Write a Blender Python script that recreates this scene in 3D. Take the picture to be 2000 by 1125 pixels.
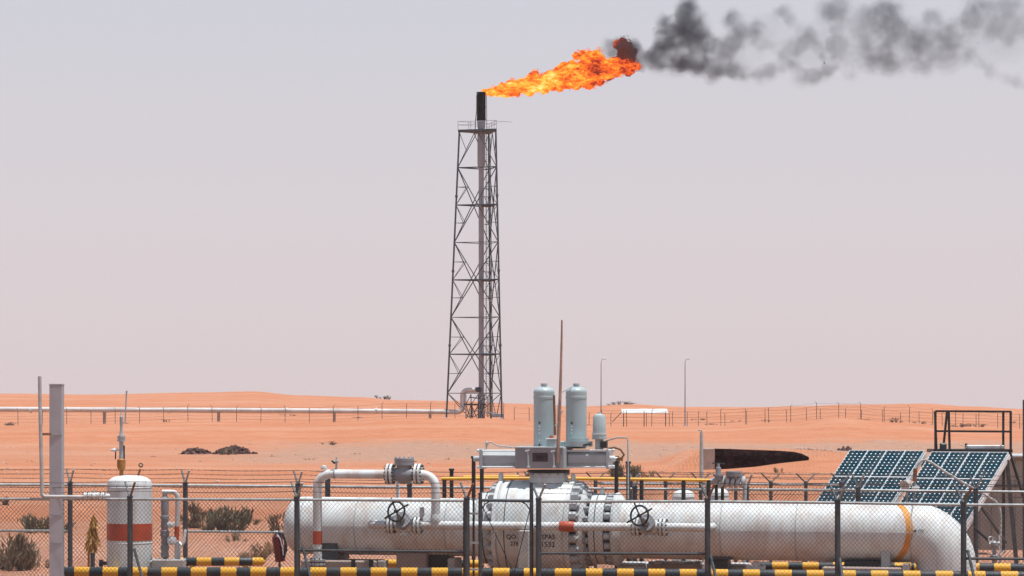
import bpy, bmesh, math, random
import numpy as np
from mathutils import Vector, Matrix, Euler, noise as mn

random.seed(7)
rad = math.radians
D = bpy.data
SC = bpy.context.scene
COL = SC.collection
for _o in list(D.objects):
    D.objects.remove(_o)

# ------------------------------------------------------------------ camera
F, H, HY = 6540.0, 3.58, 800.0          # focal length in photo pixels, eye height, horizon row
cam_d = D.cameras.new('camera')
cam = D.objects.new('camera', cam_d)
COL.objects.link(cam)
cam.location = (0, 0, H)
cam.rotation_euler = (rad(90), 0, 0)
cam_d.sensor_width = 36.0
cam_d.lens = 36.0 * F / 2000.0
cam_d.shift_y = (HY - 562.5) / 2000.0
cam_d.clip_start = 0.5
cam_d.clip_end = 20000
SC.camera = cam

# ------------------------------------------------------------------ world, sun, exposure
SUN = Vector((0.18, -0.09, 0.98)).normalized()
elev = math.asin(SUN.z)
azim = math.atan2(SUN.x, SUN.y)
world = D.worlds.new('World')
SC.world = world
world.use_nodes = True
wn, wl = world.node_tree.nodes, world.node_tree.links
wn.clear()
w_out = wn.new('ShaderNodeOutputWorld')
w_bg = wn.new('ShaderNodeBackground')
w_bg.inputs['Strength'].default_value = 0.1
w_sky = wn.new('ShaderNodeTexSky')
w_sky.sky_type = 'NISHITA'
w_sky.sun_disc = False
w_sky.sun_elevation = elev
w_sky.sun_rotation = azim
w_sky.dust_density = 4.0
w_sky.air_density = 1.0
w_tc = wn.new('ShaderNodeTexCoord')
w_sep = wn.new('ShaderNodeSeparateXYZ')
w_ramp = wn.new('ShaderNodeValToRGB')       # dust haze: thickest at the horizon, the same all the way round
w_cr = w_ramp.color_ramp
w_cr.elements[0].position = 0.0
w_cr.elements[0].color = (0.670, 0.575, 0.585, 1)
w_cr.elements[1].position = 1.0
w_cr.elements[1].color = (0.26, 0.34, 0.47, 1)
e = w_cr.elements.new(0.06); e.color = (0.650, 0.605, 0.635, 1)
e = w_cr.elements.new(0.125); e.color = (0.590, 0.595, 0.655, 1)
e = w_cr.elements.new(0.4); e.color = (0.41, 0.46, 0.56, 1)
w_sc = wn.new('ShaderNodeVectorMath'); w_sc.operation = 'SCALE'
w_sc.inputs['Scale'].default_value = 10.0
w_mix = wn.new('ShaderNodeMix'); w_mix.data_type = 'RGBA'
w_mix.inputs['Factor'].default_value = 0.95
wl.new(w_tc.outputs['Generated'], w_sep.inputs[0])
wl.new(w_sep.outputs['Z'], w_ramp.inputs[0])
wl.new(w_ramp.outputs[0], w_sc.inputs[0])
wl.new(w_sky.outputs[0], w_mix.inputs['A'])
wl.new(w_sc.outputs[0], w_mix.inputs['B'])
wl.new(w_mix.outputs['Result'], w_bg.inputs[0])
wl.new(w_bg.outputs[0], w_out.inputs[0])

sun_d = D.lights.new('sun', 'SUN')
sun_d.energy = 5.0
sun_d.angle = rad(0.6)
sun_d.color = (1.0, 0.975, 0.935)
sun = D.objects.new('sun', sun_d)
COL.objects.link(sun)
sun.location = (20, 60, 80)
sun.rotation_euler = SUN.to_track_quat('Z', 'Y').to_euler()

SC.view_settings.view_transform = 'Standard'
SC.view_settings.look = 'None'
SC.view_settings.exposure = 0.12
SC.view_settings.gamma = 1.0
SC.render.engine = 'CYCLES'
SC.cycles.use_denoising = True
SC.cycles.max_bounces = 6
SC.cycles.volume_bounces = 1
SC.cycles.transparent_max_bounces = 16
SC.render.film_transparent = False


# ------------------------------------------------------------------ helpers
def P(px, py, Y):
    """world point seen at photo pixel (px, py) at distance Y"""
    return Vector(((px - 1000.0) / F * Y, Y, H + (HY - py) / F * Y))


def M(px, Y):
    return px * Y / F


def _node(nt, t, **kw):
    n = nt.nodes.new(t)
    for k, v in kw.items():
        setattr(n, k, v)
    return n


def ramp2(nt, fac, c0, c1, p0=0.35, p1=0.65):
    r = _node(nt, 'ShaderNodeValToRGB')
    r.color_ramp.elements[0].position = p0
    r.color_ramp.elements[1].position = p1
    r.color_ramp.elements[0].color = (*c0, 1)
    r.color_ramp.elements[1].color = (*c1, 1)
    nt.links.new(fac, r.inputs[0])
    return r.outputs[0]


def noise_tex(nt, vec, scale, detail=5, rough=0.6):
    n = _node(nt, 'ShaderNodeTexNoise')
    n.inputs['Scale'].default_value = scale
    n.inputs['Detail'].default_value = detail
    n.inputs['Roughness'].default_value = rough
    nt.links.new(vec, n.inputs['Vector'])
    return n.outputs['Fac']


def mixc(nt, fac, a, b, mode='MIX'):
    m = _node(nt, 'ShaderNodeMix', data_type='RGBA', blend_type=mode)
    for s, v in (('Factor', fac), ('A', a), ('B', b)):
        if isinstance(v, (tuple, list)):
            m.inputs[s].default_value = (*v[:3], 1)
        elif isinstance(v, (int, float)):
            m.inputs[s].default_value = v
        else:
            nt.links.new(v, m.inputs[s])
    return m.outputs['Result']


def base_mat(name):
    m = D.materials.new(name)
    m.use_nodes = True
    nt = m.node_tree
    b = nt.nodes['Principled BSDF']
    tc = _node(nt, 'ShaderNodeTexCoord')
    return m, nt, b, tc.outputs['Object']


def paint(name, col, rough=0.45, metal=0.0, var=0.12, scale=3.0, stain=None, stain_amt=0.45, bump=0.15, streak=False, lo_s=0.5):
    """a painted or bare surface: colour drift, stains with a shape of their own, fine relief"""
    m, nt, b, co = base_mat(name)
    lo = tuple(max(0, c * (1 - var)) for c in col)
    hi = tuple(min(1, c * (1 + var)) for c in col)
    c = ramp2(nt, noise_tex(nt, co, scale, 6), lo, hi)
    if stain:
        v = co
        if streak:
            mp = _node(nt, 'ShaderNodeMapping')
            mp.inputs['Scale'].default_value = (1, 1, 0.18)
            nt.links.new(co, mp.inputs[0])
            v = mp.outputs[0]
        f = ramp2(nt, noise_tex(nt, v, scale * 3.1, 8, 0.7), (0, 0, 0), (stain_amt,) * 3, lo_s, lo_s + 0.22)
        c = mixc(nt, f, c, stain)
    nt.links.new(c, b.inputs['Base Color'])
    b.inputs['Metallic'].default_value = metal
    r = _node(nt, 'ShaderNodeMapRange')
    r.inputs['To Min'].default_value = max(0.05, rough - 0.12)
    r.inputs['To Max'].default_value = min(1, rough + 0.15)
    nt.links.new(noise_tex(nt, co, scale * 2.3, 4), r.inputs['Value'])
    nt.links.new(r.outputs[0], b.inputs['Roughness'])
    if bump:
        bp = _node(nt, 'ShaderNodeBump')
        bp.inputs['Strength'].default_value = bump
        bp.inputs['Distance'].default_value = 0.01
        nt.links.new(noise_tex(nt, co, scale * 14, 5), bp.inputs['Height'])
        nt.links.new(bp.outputs[0], b.inputs['Normal'])
    return m


MT = {}
DUST = (0.50, 0.30, 0.19)
MT['white'] = paint('white_paint', (0.60, 0.64, 0.65), 0.5, 0, 0.09, 1.3, (0.38, 0.25, 0.18), 0.55, 0.10, True, 0.45)
MT['valve_white'] = paint('valve_white_paint', (0.54, 0.58, 0.59), 0.45, 0, 0.06, 2.0, (0.38, 0.27, 0.20), 0.5, 0.10, True, 0.45)
MT['grey_paint'] = paint('pale_grey_paint', (0.38, 0.41, 0.43), 0.45, 0, 0.08, 3.0, (0.36, 0.33, 0.30), 0.35, 0.08, True)
MT['act'] = paint('actuator_grey', (0.24, 0.25, 0.27), 0.45, 0, 0.08, 3.0, (0.33, 0.29, 0.27), 0.4, 0.08, True)
MT['bottle'] = paint('bottle_grey', (0.34, 0.43, 0.45), 0.42, 0, 0.07, 2.5, (0.42, 0.38, 0.34), 0.3, 0.06, True)
MT['col'] = paint('column_grey', (0.36, 0.36, 0.39), 0.55, 0, 0.06, 2.0, (0.42, 0.40, 0.40), 0.3, 0.06, True)
MT['galv'] = paint('galvanised', (0.33, 0.36, 0.37), 0.5, 0.35, 0.2, 6.0, (0.12, 0.10, 0.09), 0.5, 0.1)
MT['galv_dark'] = paint('weathered_fence_steel', (0.060, 0.075, 0.085), 0.55, 0.2, 0.25, 6.0, (0.14, 0.09, 0.07), 0.5, 0.1)
MT['wire'] = paint('fence_wire', (0.085, 0.10, 0.11), 0.5, 0.3, 0.2, 5.0, None, 0, 0)
MT['barb'] = paint('barbed_wire', (0.10, 0.085, 0.08), 0.6, 0.2, 0.2, 5.0, None, 0, 0)
MT['rust'] = paint('rusted_iron', (0.22, 0.11, 0.06), 0.75, 0.1, 0.3, 9.0, (0.10, 0.05, 0.035), 0.6, 0.3)
MT['rust_pole'] = paint('weathered_pole', (0.38, 0.25, 0.20), 0.7, 0, 0.25, 6.0, (0.12, 0.08, 0.06), 0.5, 0.2)
MT['orange_rust'] = paint('orange_primer', (0.36, 0.16, 0.04), 0.6, 0, 0.2, 9.0, (0.16, 0.08, 0.03), 0.5, 0.2)
MT['black'] = paint('black_steel', (0.018, 0.022, 0.026), 0.5, 0, 0.3, 5.0, (0.07, 0.06, 0.05), 0.4, 0.1)
MT['char'] = paint('charred_steel', (0.008, 0.010, 0.013), 0.8, 0, 0.4, 2.0, (0.022, 0.018, 0.016), 0.5, 0.1)
MT['tower'] = paint('tower_steel', (0.045, 0.062, 0.085), 0.6, 0.1, 0.2, 0.8, (0.15, 0.12, 0.11), 0.4, 0)
MT['riser'] = paint('riser_steel', (0.29, 0.32, 0.37), 0.55, 0.1, 0.12, 0.6, (0.16, 0.16, 0.18), 0.4, 0)
MT['farpipe'] = paint('pipeline_white', (0.50, 0.49, 0.49), 0.5, 0, 0.15, 0.4, (0.30, 0.24, 0.21), 0.4, 0)
MT['red'] = paint('red_band_paint', (0.46, 0.075, 0.03), 0.5, 0, 0.12, 4.0, (0.30, 0.10, 0.06), 0.35, 0.06, True)
MT['yellow'] = paint('yellow_paint', (0.68, 0.36, 0.03), 0.5, 0, 0.12, 4.0, (0.35, 0.22, 0.08), 0.4, 0.06, True)
MT['orange_band'] = paint('orange_band_paint', (0.66, 0.27, 0.04), 0.5, 0, 0.1, 4.0, (0.45, 0.24, 0.1), 0.35, 0.05)
MT['yellow_cloth'] = paint('yellow_cloth', (0.48, 0.27, 0.075), 0.9, 0, 0.25, 12.0, (0.30, 0.2, 0.06), 0.5, 0.3)
MT['ext_red'] = paint('extinguisher_red', (0.13, 0.012, 0.012), 0.35, 0, 0.2, 6.0, (0.06, 0.02, 0.02), 0.5, 0.05)
MT['concrete'] = paint('concrete', (0.34, 0.27, 0.24), 0.9, 0, 0.15, 2.5, (0.24, 0.17, 0.14), 0.5, 0.4)
MT['concrete_pale'] = paint('pale_concrete', (0.42, 0.40, 0.39), 0.9, 0, 0.15, 3.0, (0.30, 0.26, 0.23), 0.5, 0.4)
MT['jet'] = paint('jet_black_earth', (0.022, 0.015, 0.018), 0.95, 0, 0.5, 1.3, (0.085, 0.050, 0.042), 0.75, 0.5)  # near-black earth with brownish mottling over the whole wall face
MT['taupe'] = paint('shelter_cladding', (0.30, 0.28, 0.26), 0.6, 0, 0.06, 0.8, (0.16, 0.13, 0.11), 0.3, 0.05, True)
MT['alu'] = paint('aluminium_frame', (0.66, 0.69, 0.71), 0.4, 0.3, 0.06, 5.0, None, 0, 0)
MT['ink'] = paint('stencil_ink', (0.012, 0.012, 0.014), 0.7, 0, 0.2, 8.0, None, 0, 0)
MT['plate'] = paint('name_plate', (0.055, 0.035, 0.05), 0.4, 0.2, 0.15, 8.0, None, 0, 0)
MT['rock'] = paint('dark_rock', (0.085, 0.055, 0.055), 0.95, 0, 0.45, 1.6, (0.30, 0.14, 0.085), 0.8, 0.6)
MT['stone'] = paint('pale_stone', (0.42, 0.30, 0.24), 0.95, 0, 0.3, 0.9, (0.22, 0.12, 0.09), 0.6, 0.3)
MT['twig'] = paint('dry_twig', (0.15, 0.10, 0.06), 0.9, 0, 0.3, 6.0, None, 0, 0)
MT['leaf_dry'] = paint('dry_scrub_leaf', (0.19, 0.14, 0.085), 0.85, 0, 0.4, 4.0, (0.20, 0.13, 0.07), 0.6, 0)
MT['leaf_green'] = paint('scrub_leaf', (0.125, 0.118, 0.075), 0.85, 0, 0.4, 4.0, (0.15, 0.12, 0.06), 0.5, 0)
MT['leaf_far'] = paint('far_scrub_leaf', (0.13, 0.105, 0.085), 0.85, 0, 0.3, 1.0, None, 0, 0)
MT['straw'] = paint('straw_grass', (0.32, 0.20, 0.10), 0.9, 0, 0.3, 5.0, None, 0, 0)
MT['far_post'] = paint('old_fence_post', (0.15, 0.12, 0.115), 0.8, 0, 0.3, 0.8, (0.25, 0.15, 0.11), 0.5, 0)
MT['hose'] = paint('conduit_grey', (0.40, 0.41, 0.41), 0.6, 0, 0.15, 6.0, (0.2, 0.15, 0.12), 0.4, 0.05)


for k_ in ('char', 'jet', 'rock', 'stone'):
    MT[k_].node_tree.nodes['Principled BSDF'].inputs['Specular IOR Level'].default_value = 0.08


def stripe_mat(name, period, off, col_a, col_b):
    m, nt, b, co = base_mat(name)
    sx = _node(nt, 'ShaderNodeSeparateXYZ'); nt.links.new(co, sx.inputs[0])
    wob = noise_tex(nt, co, 9.0, 4)
    a = _node(nt, 'ShaderNodeMath', operation='MULTIPLY_ADD')
    nt.links.new(wob, a.inputs[0]); a.inputs[1].default_value = 0.018
    nt.links.new(sx.outputs[0], a.inputs[2])
    d = _node(nt, 'ShaderNodeMath', operation='MULTIPLY_ADD')
    nt.links.new(a.outputs[0], d.inputs[0]); d.inputs[1].default_value = 1 / period; d.inputs[2].default_value = off
    fr = _node(nt, 'ShaderNodeMath', operation='FRACT'); nt.links.new(d.outputs[0], fr.inputs[0])
    gt = _node(nt, 'ShaderNodeMath', operation='GREATER_THAN'); nt.links.new(fr.outputs[0], gt.inputs[0]); gt.inputs[1].default_value = 0.53
    c = mixc(nt, gt.outputs[0], col_a, col_b)
    c = mixc(nt, ramp2(nt, noise_tex(nt, co, 3.0, 7, 0.7), (0, 0, 0), (0.16,) * 3, 0.45, 0.75), c, (0.36, 0.24, 0.16))
    c = mixc(nt, ramp2(nt, noise_tex(nt, co, 26.0, 6, 0.7), (0, 0, 0), (0.75,) * 3, 0.66, 0.72), c, (0.20, 0.14, 0.11))
    nt.links.new(c, b.inputs['Base Color'])
    b.inputs['Roughness'].default_value = 0.5
    bp = _node(nt, 'ShaderNodeBump'); bp.inputs['Strength'].default_value = 0.15; bp.inputs['Distance'].default_value = 0.01
    nt.links.new(noise_tex(nt, co, 40, 5), bp.inputs['Height']); nt.links.new(bp.outputs[0], b.inputs['Normal'])
    return m


def ortho(a):
    a = Vector(a).normalized()
    t = Vector((0, 0, 1)) if abs(a.z) < 0.9 else Vector((1, 0, 0))
    u = a.cross(t).normalized()
    return a, u, a.cross(u).normalized()


class MB:
    """collects shapes into one mesh"""
    def __init__(s):
        s.v, s.f = [], []

    def add(s, vs, fs):
        n = len(s.v)
        s.v += [tuple(v) for v in vs]
        s.f += [tuple(i + n for i in f) for f in fs]
        return s

    def cyl(s, p0, p1, r0, r1=None, n=12, caps=True):
        r1 = r0 if r1 is None else r1
        p0, p1 = Vector(p0), Vector(p1)
        a, u, w = ortho(p1 - p0)
        vs = []
        for p, r in ((p0, r0), (p1, r1)):
            for k in range(n):
                t = 2 * math.pi * (k + 0.5) / n
                vs.append(p + u * (r * math.cos(t)) + w * (r * math.sin(t)))
        fs = [(k, k + n, (k + 1) % n + n, (k + 1) % n) for k in range(n)]
        if caps:
            fs += [tuple(range(n)), tuple(range(2 * n - 1, n - 1, -1))]
        return s.add(vs, fs)

    def tube(s, pts, r, n=8, caps=True):
        pts = [Vector(p) for p in pts]
        rs = r if isinstance(r, (list, tuple)) else [r] * len(pts)
        a, u, w = ortho(pts[1] - pts[0])
        vs, fs = [], []
        for i, p in enumerate(pts):
            d = (pts[min(i + 1, len(pts) - 1)] - pts[max(i - 1, 0)]).normalized()
            u = (u - d * u.dot(d)).normalized()
            w = d.cross(u)
            for k in range(n):
                t = 2 * math.pi * (k + 0.5) / n
                vs.append(p + u * (rs[i] * math.cos(t)) + w * (rs[i] * math.sin(t)))
        for i in range(len(pts) - 1):
            for k in range(n):
                fs.append((i * n + k, i * n + (k + 1) % n, (i + 1) * n + (k + 1) % n, (i + 1) * n + k))
        if caps:
            fs += [tuple(range(n - 1, -1, -1)), tuple(range((len(pts) - 1) * n, len(pts) * n))]
        return s.add(vs, fs)

    def lathe(s, o, axis, prof, n=32, closed=False):
        """prof: (along, radius) pairs about axis through o"""
        o = Vector(o)
        a, u, w = ortho(axis)
        vs, fs, rings = [], [], []
        for (h, r) in prof:
            if r < 1e-5:
                rings.append([len(vs)]); vs.append(o + a * h)
            else:
                rings.append(list(range(len(vs), len(vs) + n)))
                for k in range(n):
                    t = 2 * math.pi * k / n
                    vs.append(o + a * h + u * (r * math.cos(t)) + w * (r * math.sin(t)))
        for A, B in zip(rings, rings[1:]):
            for k in range(n):
                k2 = (k + 1) % n
                if len(A) == 1 and len(B) == 1:
                    continue
                if len(A) == 1:
                    fs.append((A[0], B[k], B[k2]))
                elif len(B) == 1:
                    fs.append((A[k], B[0], A[k2]))
                else:
                    fs.append((A[k], B[k], B[k2], A[k2]))
        if len(rings[0]) > 1 and not closed: fs.append(tuple(rings[0]))
        if len(rings[-1]) > 1 and not closed: fs.append(tuple(reversed(rings[-1])))
        return s.add(vs, fs)

    def box(s, c, size, ax=None, bev=0.0):
        c = Vector(c)
        X, Y, Z = ax if ax else (Vector((1, 0, 0)), Vector((0, 1, 0)), Vector((0, 0, 1)))
        hx, hy, hz = (q / 2 for q in size)
        if bev <= 0:
            vs = [c + X * (i * hx) + Y * (j * hy) + Z * (k * hz) for i in (-1, 1) for j in (-1, 1) for k in (-1, 1)]
            fs = [(0, 1, 3, 2), (4, 6, 7, 5), (0, 4, 5, 1), (2, 3, 7, 6), (0, 2, 6, 4), (1, 5, 7, 3)]
            return s.add(vs, fs)
        bm = bmesh.new()
        bmesh.ops.create_cube(bm, size=1.0)
        for v in bm.verts:
            v.co = Vector((v.co.x * size[0], v.co.y * size[1], v.co.z * size[2]))
        bmesh.ops.bevel(bm, geom=bm.edges[:], offset=bev, segments=1, affect='EDGES')
        bm.verts.index_update()
        vs = [c + X * v.co.x + Y * v.co.y + Z * v.co.z for v in bm.verts]
        fs = [tuple(v.index for v in f.verts) for f in bm.faces]
        bm.free()
        return s.add(vs, fs)

    def bar(s, p0, p1, w, h=None, up=(0, 0, 1)):
        h = w if h is None else h
        p0, p1 = Vector(p0), Vector(p1)
        X = (p1 - p0).normalized()
        Z = Vector(up)
        if abs(X.dot(Z)) > 0.98:
            Z = Vector((0, 1, 0))
        Y = Z.cross(X).normalized()
        Z = X.cross(Y)
        return s.box((p0 + p1) / 2, ((p1 - p0).length, w, h), (X, Y, Z))

    def torus(s, c, axis, R, r, n=28, k=8):
        a, u, w = ortho(axis)
        c = Vector(c)
        vs, fs = [], []
        for i in range(n):
            t = 2 * math.pi * i / n
            d = u * math.cos(t) + w * math.sin(t)
            for j in range(k):
                q = 2 * math.pi * j / k
                vs.append(c + d * (R + r * math.cos(q)) + a * (r * math.sin(q)))
        for i in range(n):
            for j in range(k):
                fs.append((i * k + j, ((i + 1) % n) * k + j, ((i + 1) % n) * k + (j + 1) % k, i * k + (j + 1) % k))
        return s.add(vs, fs)

    def mesh(s, name, smooth=35):
        me = D.meshes.new(name)
        me.from_pydata(s.v, [], s.f)
        me.validate()
        if smooth:
            bm = bmesh.new(); bm.from_mesh(me)
            bmesh.ops.recalc_face_normals(bm, faces=bm.faces[:])
            bm.to_mesh(me); bm.free()
            for p in me.polygons:
                p.use_smooth = True
            me.set_sharp_from_angle(angle=rad(smooth))
        return me

    def build(s, name, mat, parent=None, smooth=35):
        return link(name, s.mesh(name, smooth), mat, parent)


def wtrans(o):
    m = Matrix.Identity(4)
    while o is not None:
        m = (o.matrix_parent_inverse @ Matrix.Translation(o.location)) @ m if o.parent else Matrix.Translation(o.location) @ m
        o = o.parent
    return m


def link(name, me, mat, parent=None, loc=(0, 0, 0), rot=None):
    """an object whose mesh is laid out in world space (or at loc) under parent"""
    o = D.objects.new(name, me)
    COL.objects.link(o)
    if mat is not None and isinstance(me, bpy.types.Mesh) and len(me.materials) == 0:
        me.materials.append(MT[mat] if isinstance(mat, str) else mat)
    o.location = loc
    if rot is not None:
        o.rotation_euler = rot
    if parent is not None:
        o.parent = parent
        o.matrix_parent_inverse = wtrans(parent).inverted()
    return o


def tag(o, label, cat, group=None, kind=None):
    o['label'] = label
    if cat: o['category'] = cat
    if group: o['group'] = group
    if kind: o['kind'] = kind
    return o


def thing(name, label, cat, loc, group=None):
    o = D.objects.new(name, None)
    COL.objects.link(o)
    o.location = loc
    o.empty_display_size = 0.2
    return tag(o, label, cat, group)


def lerp_keys(keys, x):
    xs = [k[0] for k in keys]; ys = [k[1] for k in keys]
    if x <= xs[0]: return ys[0]
    for i in range(len(xs) - 1):
        if x <= xs[i + 1]:
            t = (x - xs[i]) / (xs[i + 1] - xs[i])
            t = t * t * (3 - 2 * t)
            return ys[i] + (ys[i + 1] - ys[i]) * t
    return ys[-1]


def arc(c, a, b, r, t0, t1, n=8):
    """points of an arc about c in the plane of unit vectors a, b"""
    return [Vector(c) + a * (r * math.cos(t0 + (t1 - t0) * k / n)) + b * (r * math.sin(t0 + (t1 - t0) * k / n)) for k in range(n + 1)]


# ------------------------------------------------------------------ terrain
C1 = [(x_, H + (HY - y_) / F * 400.0) for x_, y_ in
      [((p - 1000) / F * 400.0, q) for p, q in
       [(-900, 834), (0, 832), (200, 829), (400, 824), (600, 826), (800, 817), (950, 817), (1050, 824), (1200, 835), (1400, 834),
        (1520, 827), (1640, 817), (1750, 827), (1900, 838), (2000, 842), (3000, 836)]]]
C2 = [(x_, H + (HY - y_) / F * 900.0) for x_, y_ in
      [((p - 1000) / F * 900.0, q) for p, q in
       [(-1500, 778), (-200, 774), (0, 769), (180, 771), (400, 767), (490, 765), (590, 773), (700, 776), (780, 782), (900, 783), (1000, 788), (1130, 794),
        (1230, 790), (1330, 795), (1450, 796), (1560, 794), (1680, 790), (1800, 788), (1900, 794), (2000, 799), (3200, 790)]]]


def sstep(a, b, x):
    t = min(1, max(0, (x - a) / (b - a)))
    return t * t * (3 - 2 * t)


def height(x, y):
    if y < 66:
        return 0.0
    nz = mn.noise(Vector((x * 0.045, y * 0.03, 3.1)))
    nz2 = mn.noise(Vector((x * 0.012, y * 0.010, 9.1)))
    far = min(1, max(0, (y - 74) / 60))
    z = far * (0.10 * nz + 0.22 * nz2)
    z += 0.05 * far * mn.noise(Vector((x * 0.25, y * 0.18, 5.0)))
    c1 = lerp_keys(C1, x * 400.0 / max(y, 300))
    wob = 14 * mn.noise(Vector((x * 0.02, 0.3, 1.7)))
    z += c1 * sstep(318 + wob, 402, y) * (1 - 0.35 * sstep(405, 470, y)) * (1 - sstep(480, 760, y))
    if y > 500:
        c2 = lerp_keys(C2, x * 900.0 / max(y, 600))
        z += c2 * sstep(500, 900, y) * (1 - sstep(940, 1700, y))
        z += 0.25 * sstep(500, 640, y) * (1 - sstep(800, 900, y)) * mn.noise(Vector((x * 0.03, y * 0.012, 8.0)))
    # bank into which the pit wall is cut, and the sand that has drifted against its right half
    if 180 < y < 300 and 4 < x < 34:
        if y > 204.5:
            z += (1.12 - z) * sstep(9.5, 11.8, x) * (1 - sstep(18.0, 27.0, x)) * (1 - sstep(206, 275, y)) ** 1.4
        else:
            z += (0.55 * sstep(13.2, 18.5, x) - 0.0) * (1 - sstep(19.0, 27.0, x)) * sstep(186, 202.5, y)
            z -= 0.08 * sstep(8, 11, x) * (1 - sstep(11.5, 14, x)) * sstep(186, 202, y)
    return z


def build_terrain():
    xs = list(np.arange(-150, 151, 1.6))
    s, x = 4.0, 150.0
    side = []
    while x < 6000:
        x += s; s *= 1.35; side.append(x)
    xs = [-q for q in reversed(side)] + xs + side
    ys = [-300, -150, -60, -10, 20, 40, 56, 64, 68] + list(np.arange(72, 450, 2.0)) + list(np.arange(450, 1000, 6.0))
    y, s = 1000.0, 12.0
    while y < 9000:
        ys.append(y); y += s; s *= 1.25
    nx, ny = len(xs), len(ys)
    vs = [(float(x), float(y), height(float(x), float(y))) for y in ys for x in xs]
    fs = [(j * nx + i, j * nx + i + 1, (j + 1) * nx + i + 1, (j + 1) * nx + i) for j in range(ny - 1) for i in range(nx - 1)]
    me = D.meshes.new('ground')
    me.from_pydata(vs, [], fs)
    for p in me.polygons: p.use_smooth = True
    m, nt, b, co = base_mat('desert_sand')
    c = ramp2(nt, noise_tex(nt, co, 0.03, 6, 0.62), (0.435, 0.172, 0.088), (0.490, 0.212, 0.122), 0.3, 0.7)
    c = mixc(nt, ramp2(nt, noise_tex(nt, co, 0.6, 7, 0.65), (0, 0, 0), (0.75,) * 3, 0.40, 0.70), c, (0.365, 0.133, 0.064))
    c = mixc(nt, ramp2(nt, noise_tex(nt, co, 0.11, 6, 0.7), (0, 0, 0), (0.65,) * 3, 0.50, 0.70), c, (0.50, 0.25, 0.16))
    mb_ = _node(nt, 'ShaderNodeMapping'); mb_.inputs['Scale'].default_value = (0.012, 0.075, 1); nt.links.new(co, mb_.inputs[0])
    c = mixc(nt, ramp2(nt, noise_tex(nt, mb_.outputs[0], 1.0, 9, 0.68), (0, 0, 0), (0.75,) * 3, 0.46, 0.70), c, (0.50, 0.265, 0.175))
    c = mixc(nt, ramp2(nt, noise_tex(nt, co, 3.3, 8, 0.8), (0, 0, 0), (0.5,) * 3, 0.55, 0.72), c, (0.30, 0.125, 0.07))
    # gravelly pale ground close to the back fence
    sp0 = _node(nt, 'ShaderNodeSeparateXYZ'); nt.links.new(co, sp0.inputs[0])
    ng = _node(nt, 'ShaderNodeMapRange', interpolation_type='SMOOTHSTEP'); nt.links.new(sp0.outputs[1], ng.inputs[0])
    ng.inputs['From Min'].default_value = 112; ng.inputs['From Max'].default_value = 82
    pg = ramp2(nt, noise_tex(nt, co, 2.2, 8, 0.78), (0, 0, 0), (0.9,) * 3, 0.42, 0.62)
    mg = _node(nt, 'ShaderNodeMath', operation='MULTIPLY'); nt.links.new(pg, mg.inputs[0]); nt.links.new(ng.outputs[0], mg.inputs[1])
    c = mixc(nt, mg.outputs[0], c, (0.53, 0.33, 0.25))
    # stony pale flat between the pits and the dune
    sp = _node(nt, 'ShaderNodeSeparateXYZ'); nt.links.new(co, sp.inputs[0])
    mp = _node(nt, 'ShaderNodeMapping'); mp.inputs['Scale'].default_value = (0.09, 0.035, 1); nt.links.new(co, mp.inputs[0])
    nf = noise_tex(nt, mp.outputs[0], 1.0, 7, 0.7)
    ma = _node(nt, 'ShaderNodeMath', operation='MULTIPLY_ADD'); nt.links.new(nf, ma.inputs[0]); ma.inputs[1].default_value = 110; nt.links.new(sp.outputs[1], ma.inputs[2])
    up = ramp2(nt, ma.outputs[0], (0, 0, 0), (1, 1, 1), 0, 1)
    lo = _node(nt, 'ShaderNodeMapRange', interpolation_type='SMOOTHSTEP'); nt.links.new(ma.outputs[0], lo.inputs[0])
    lo.inputs['From Min'].default_value = 262; lo.inputs['From Max'].default_value = 312
    hi = _node(nt, 'ShaderNodeMapRange', interpolation_type='SMOOTHSTEP'); nt.links.new(ma.outputs[0], hi.inputs[0])
    hi.inputs['From Min'].default_value = 404; hi.inputs['From Max'].default_value = 376
    lx = _node(nt, 'ShaderNodeMapRange', interpolation_type='SMOOTHSTEP'); nt.links.new(sp.outputs[0], lx.inputs[0])
    lx.inputs['From Min'].default_value = -26; lx.inputs['From Max'].default_value = -16; lx.inputs['To Min'].default_value = 0.25
    f = _node(nt, 'ShaderNodeMath', operation='MULTIPLY'); nt.links.new(lo.outputs[0], f.inputs[0]); nt.links.new(hi.outputs[0], f.inputs[1])
    f2 = _node(nt, 'ShaderNodeMath', operation='MULTIPLY'); nt.links.new(f.outputs[0], f2.inputs[0]); nt.links.new(lx.outputs[0], f2.inputs[1])
    mot = ramp2(nt, noise_tex(nt, co, 0.9, 8, 0.75), (0.24, 0.135, 0.095), (0.42, 0.27, 0.20), 0.3, 0.62)
    f3 = _node(nt, 'ShaderNodeMath', operation='MULTIPLY'); nt.links.new(f2.outputs[0], f3.inputs[0]); f3.inputs[1].default_value = 0.85
    c = mixc(nt, f3.outputs[0], c, mot)
    nt.links.new(c, b.inputs['Base Color'])
    b.inputs['Roughness'].default_value = 0.95
    b.inputs['Specular IOR Level'].default_value = 0.1
    wv = _node(nt, 'ShaderNodeTexWave'); wv.inputs['Scale'].default_value = 1.3; wv.inputs['Distortion'].default_value = 9.0
    wv.inputs['Detail'].default_value = 3.0; nt.links.new(co, wv.inputs[0])
    ad = _node(nt, 'ShaderNodeMath', operation='MULTIPLY_ADD'); nt.links.new(wv.outputs['Fac'], ad.inputs[0]); ad.inputs[1].default_value = 0.25
    nt.links.new(noise_tex(nt, co, 2.5, 8, 0.7), ad.inputs[2])
    bp = _node(nt, 'ShaderNodeBump'); bp.inputs['Strength'].default_value = 0.8; bp.inputs['Distance'].default_value = 0.2
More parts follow.
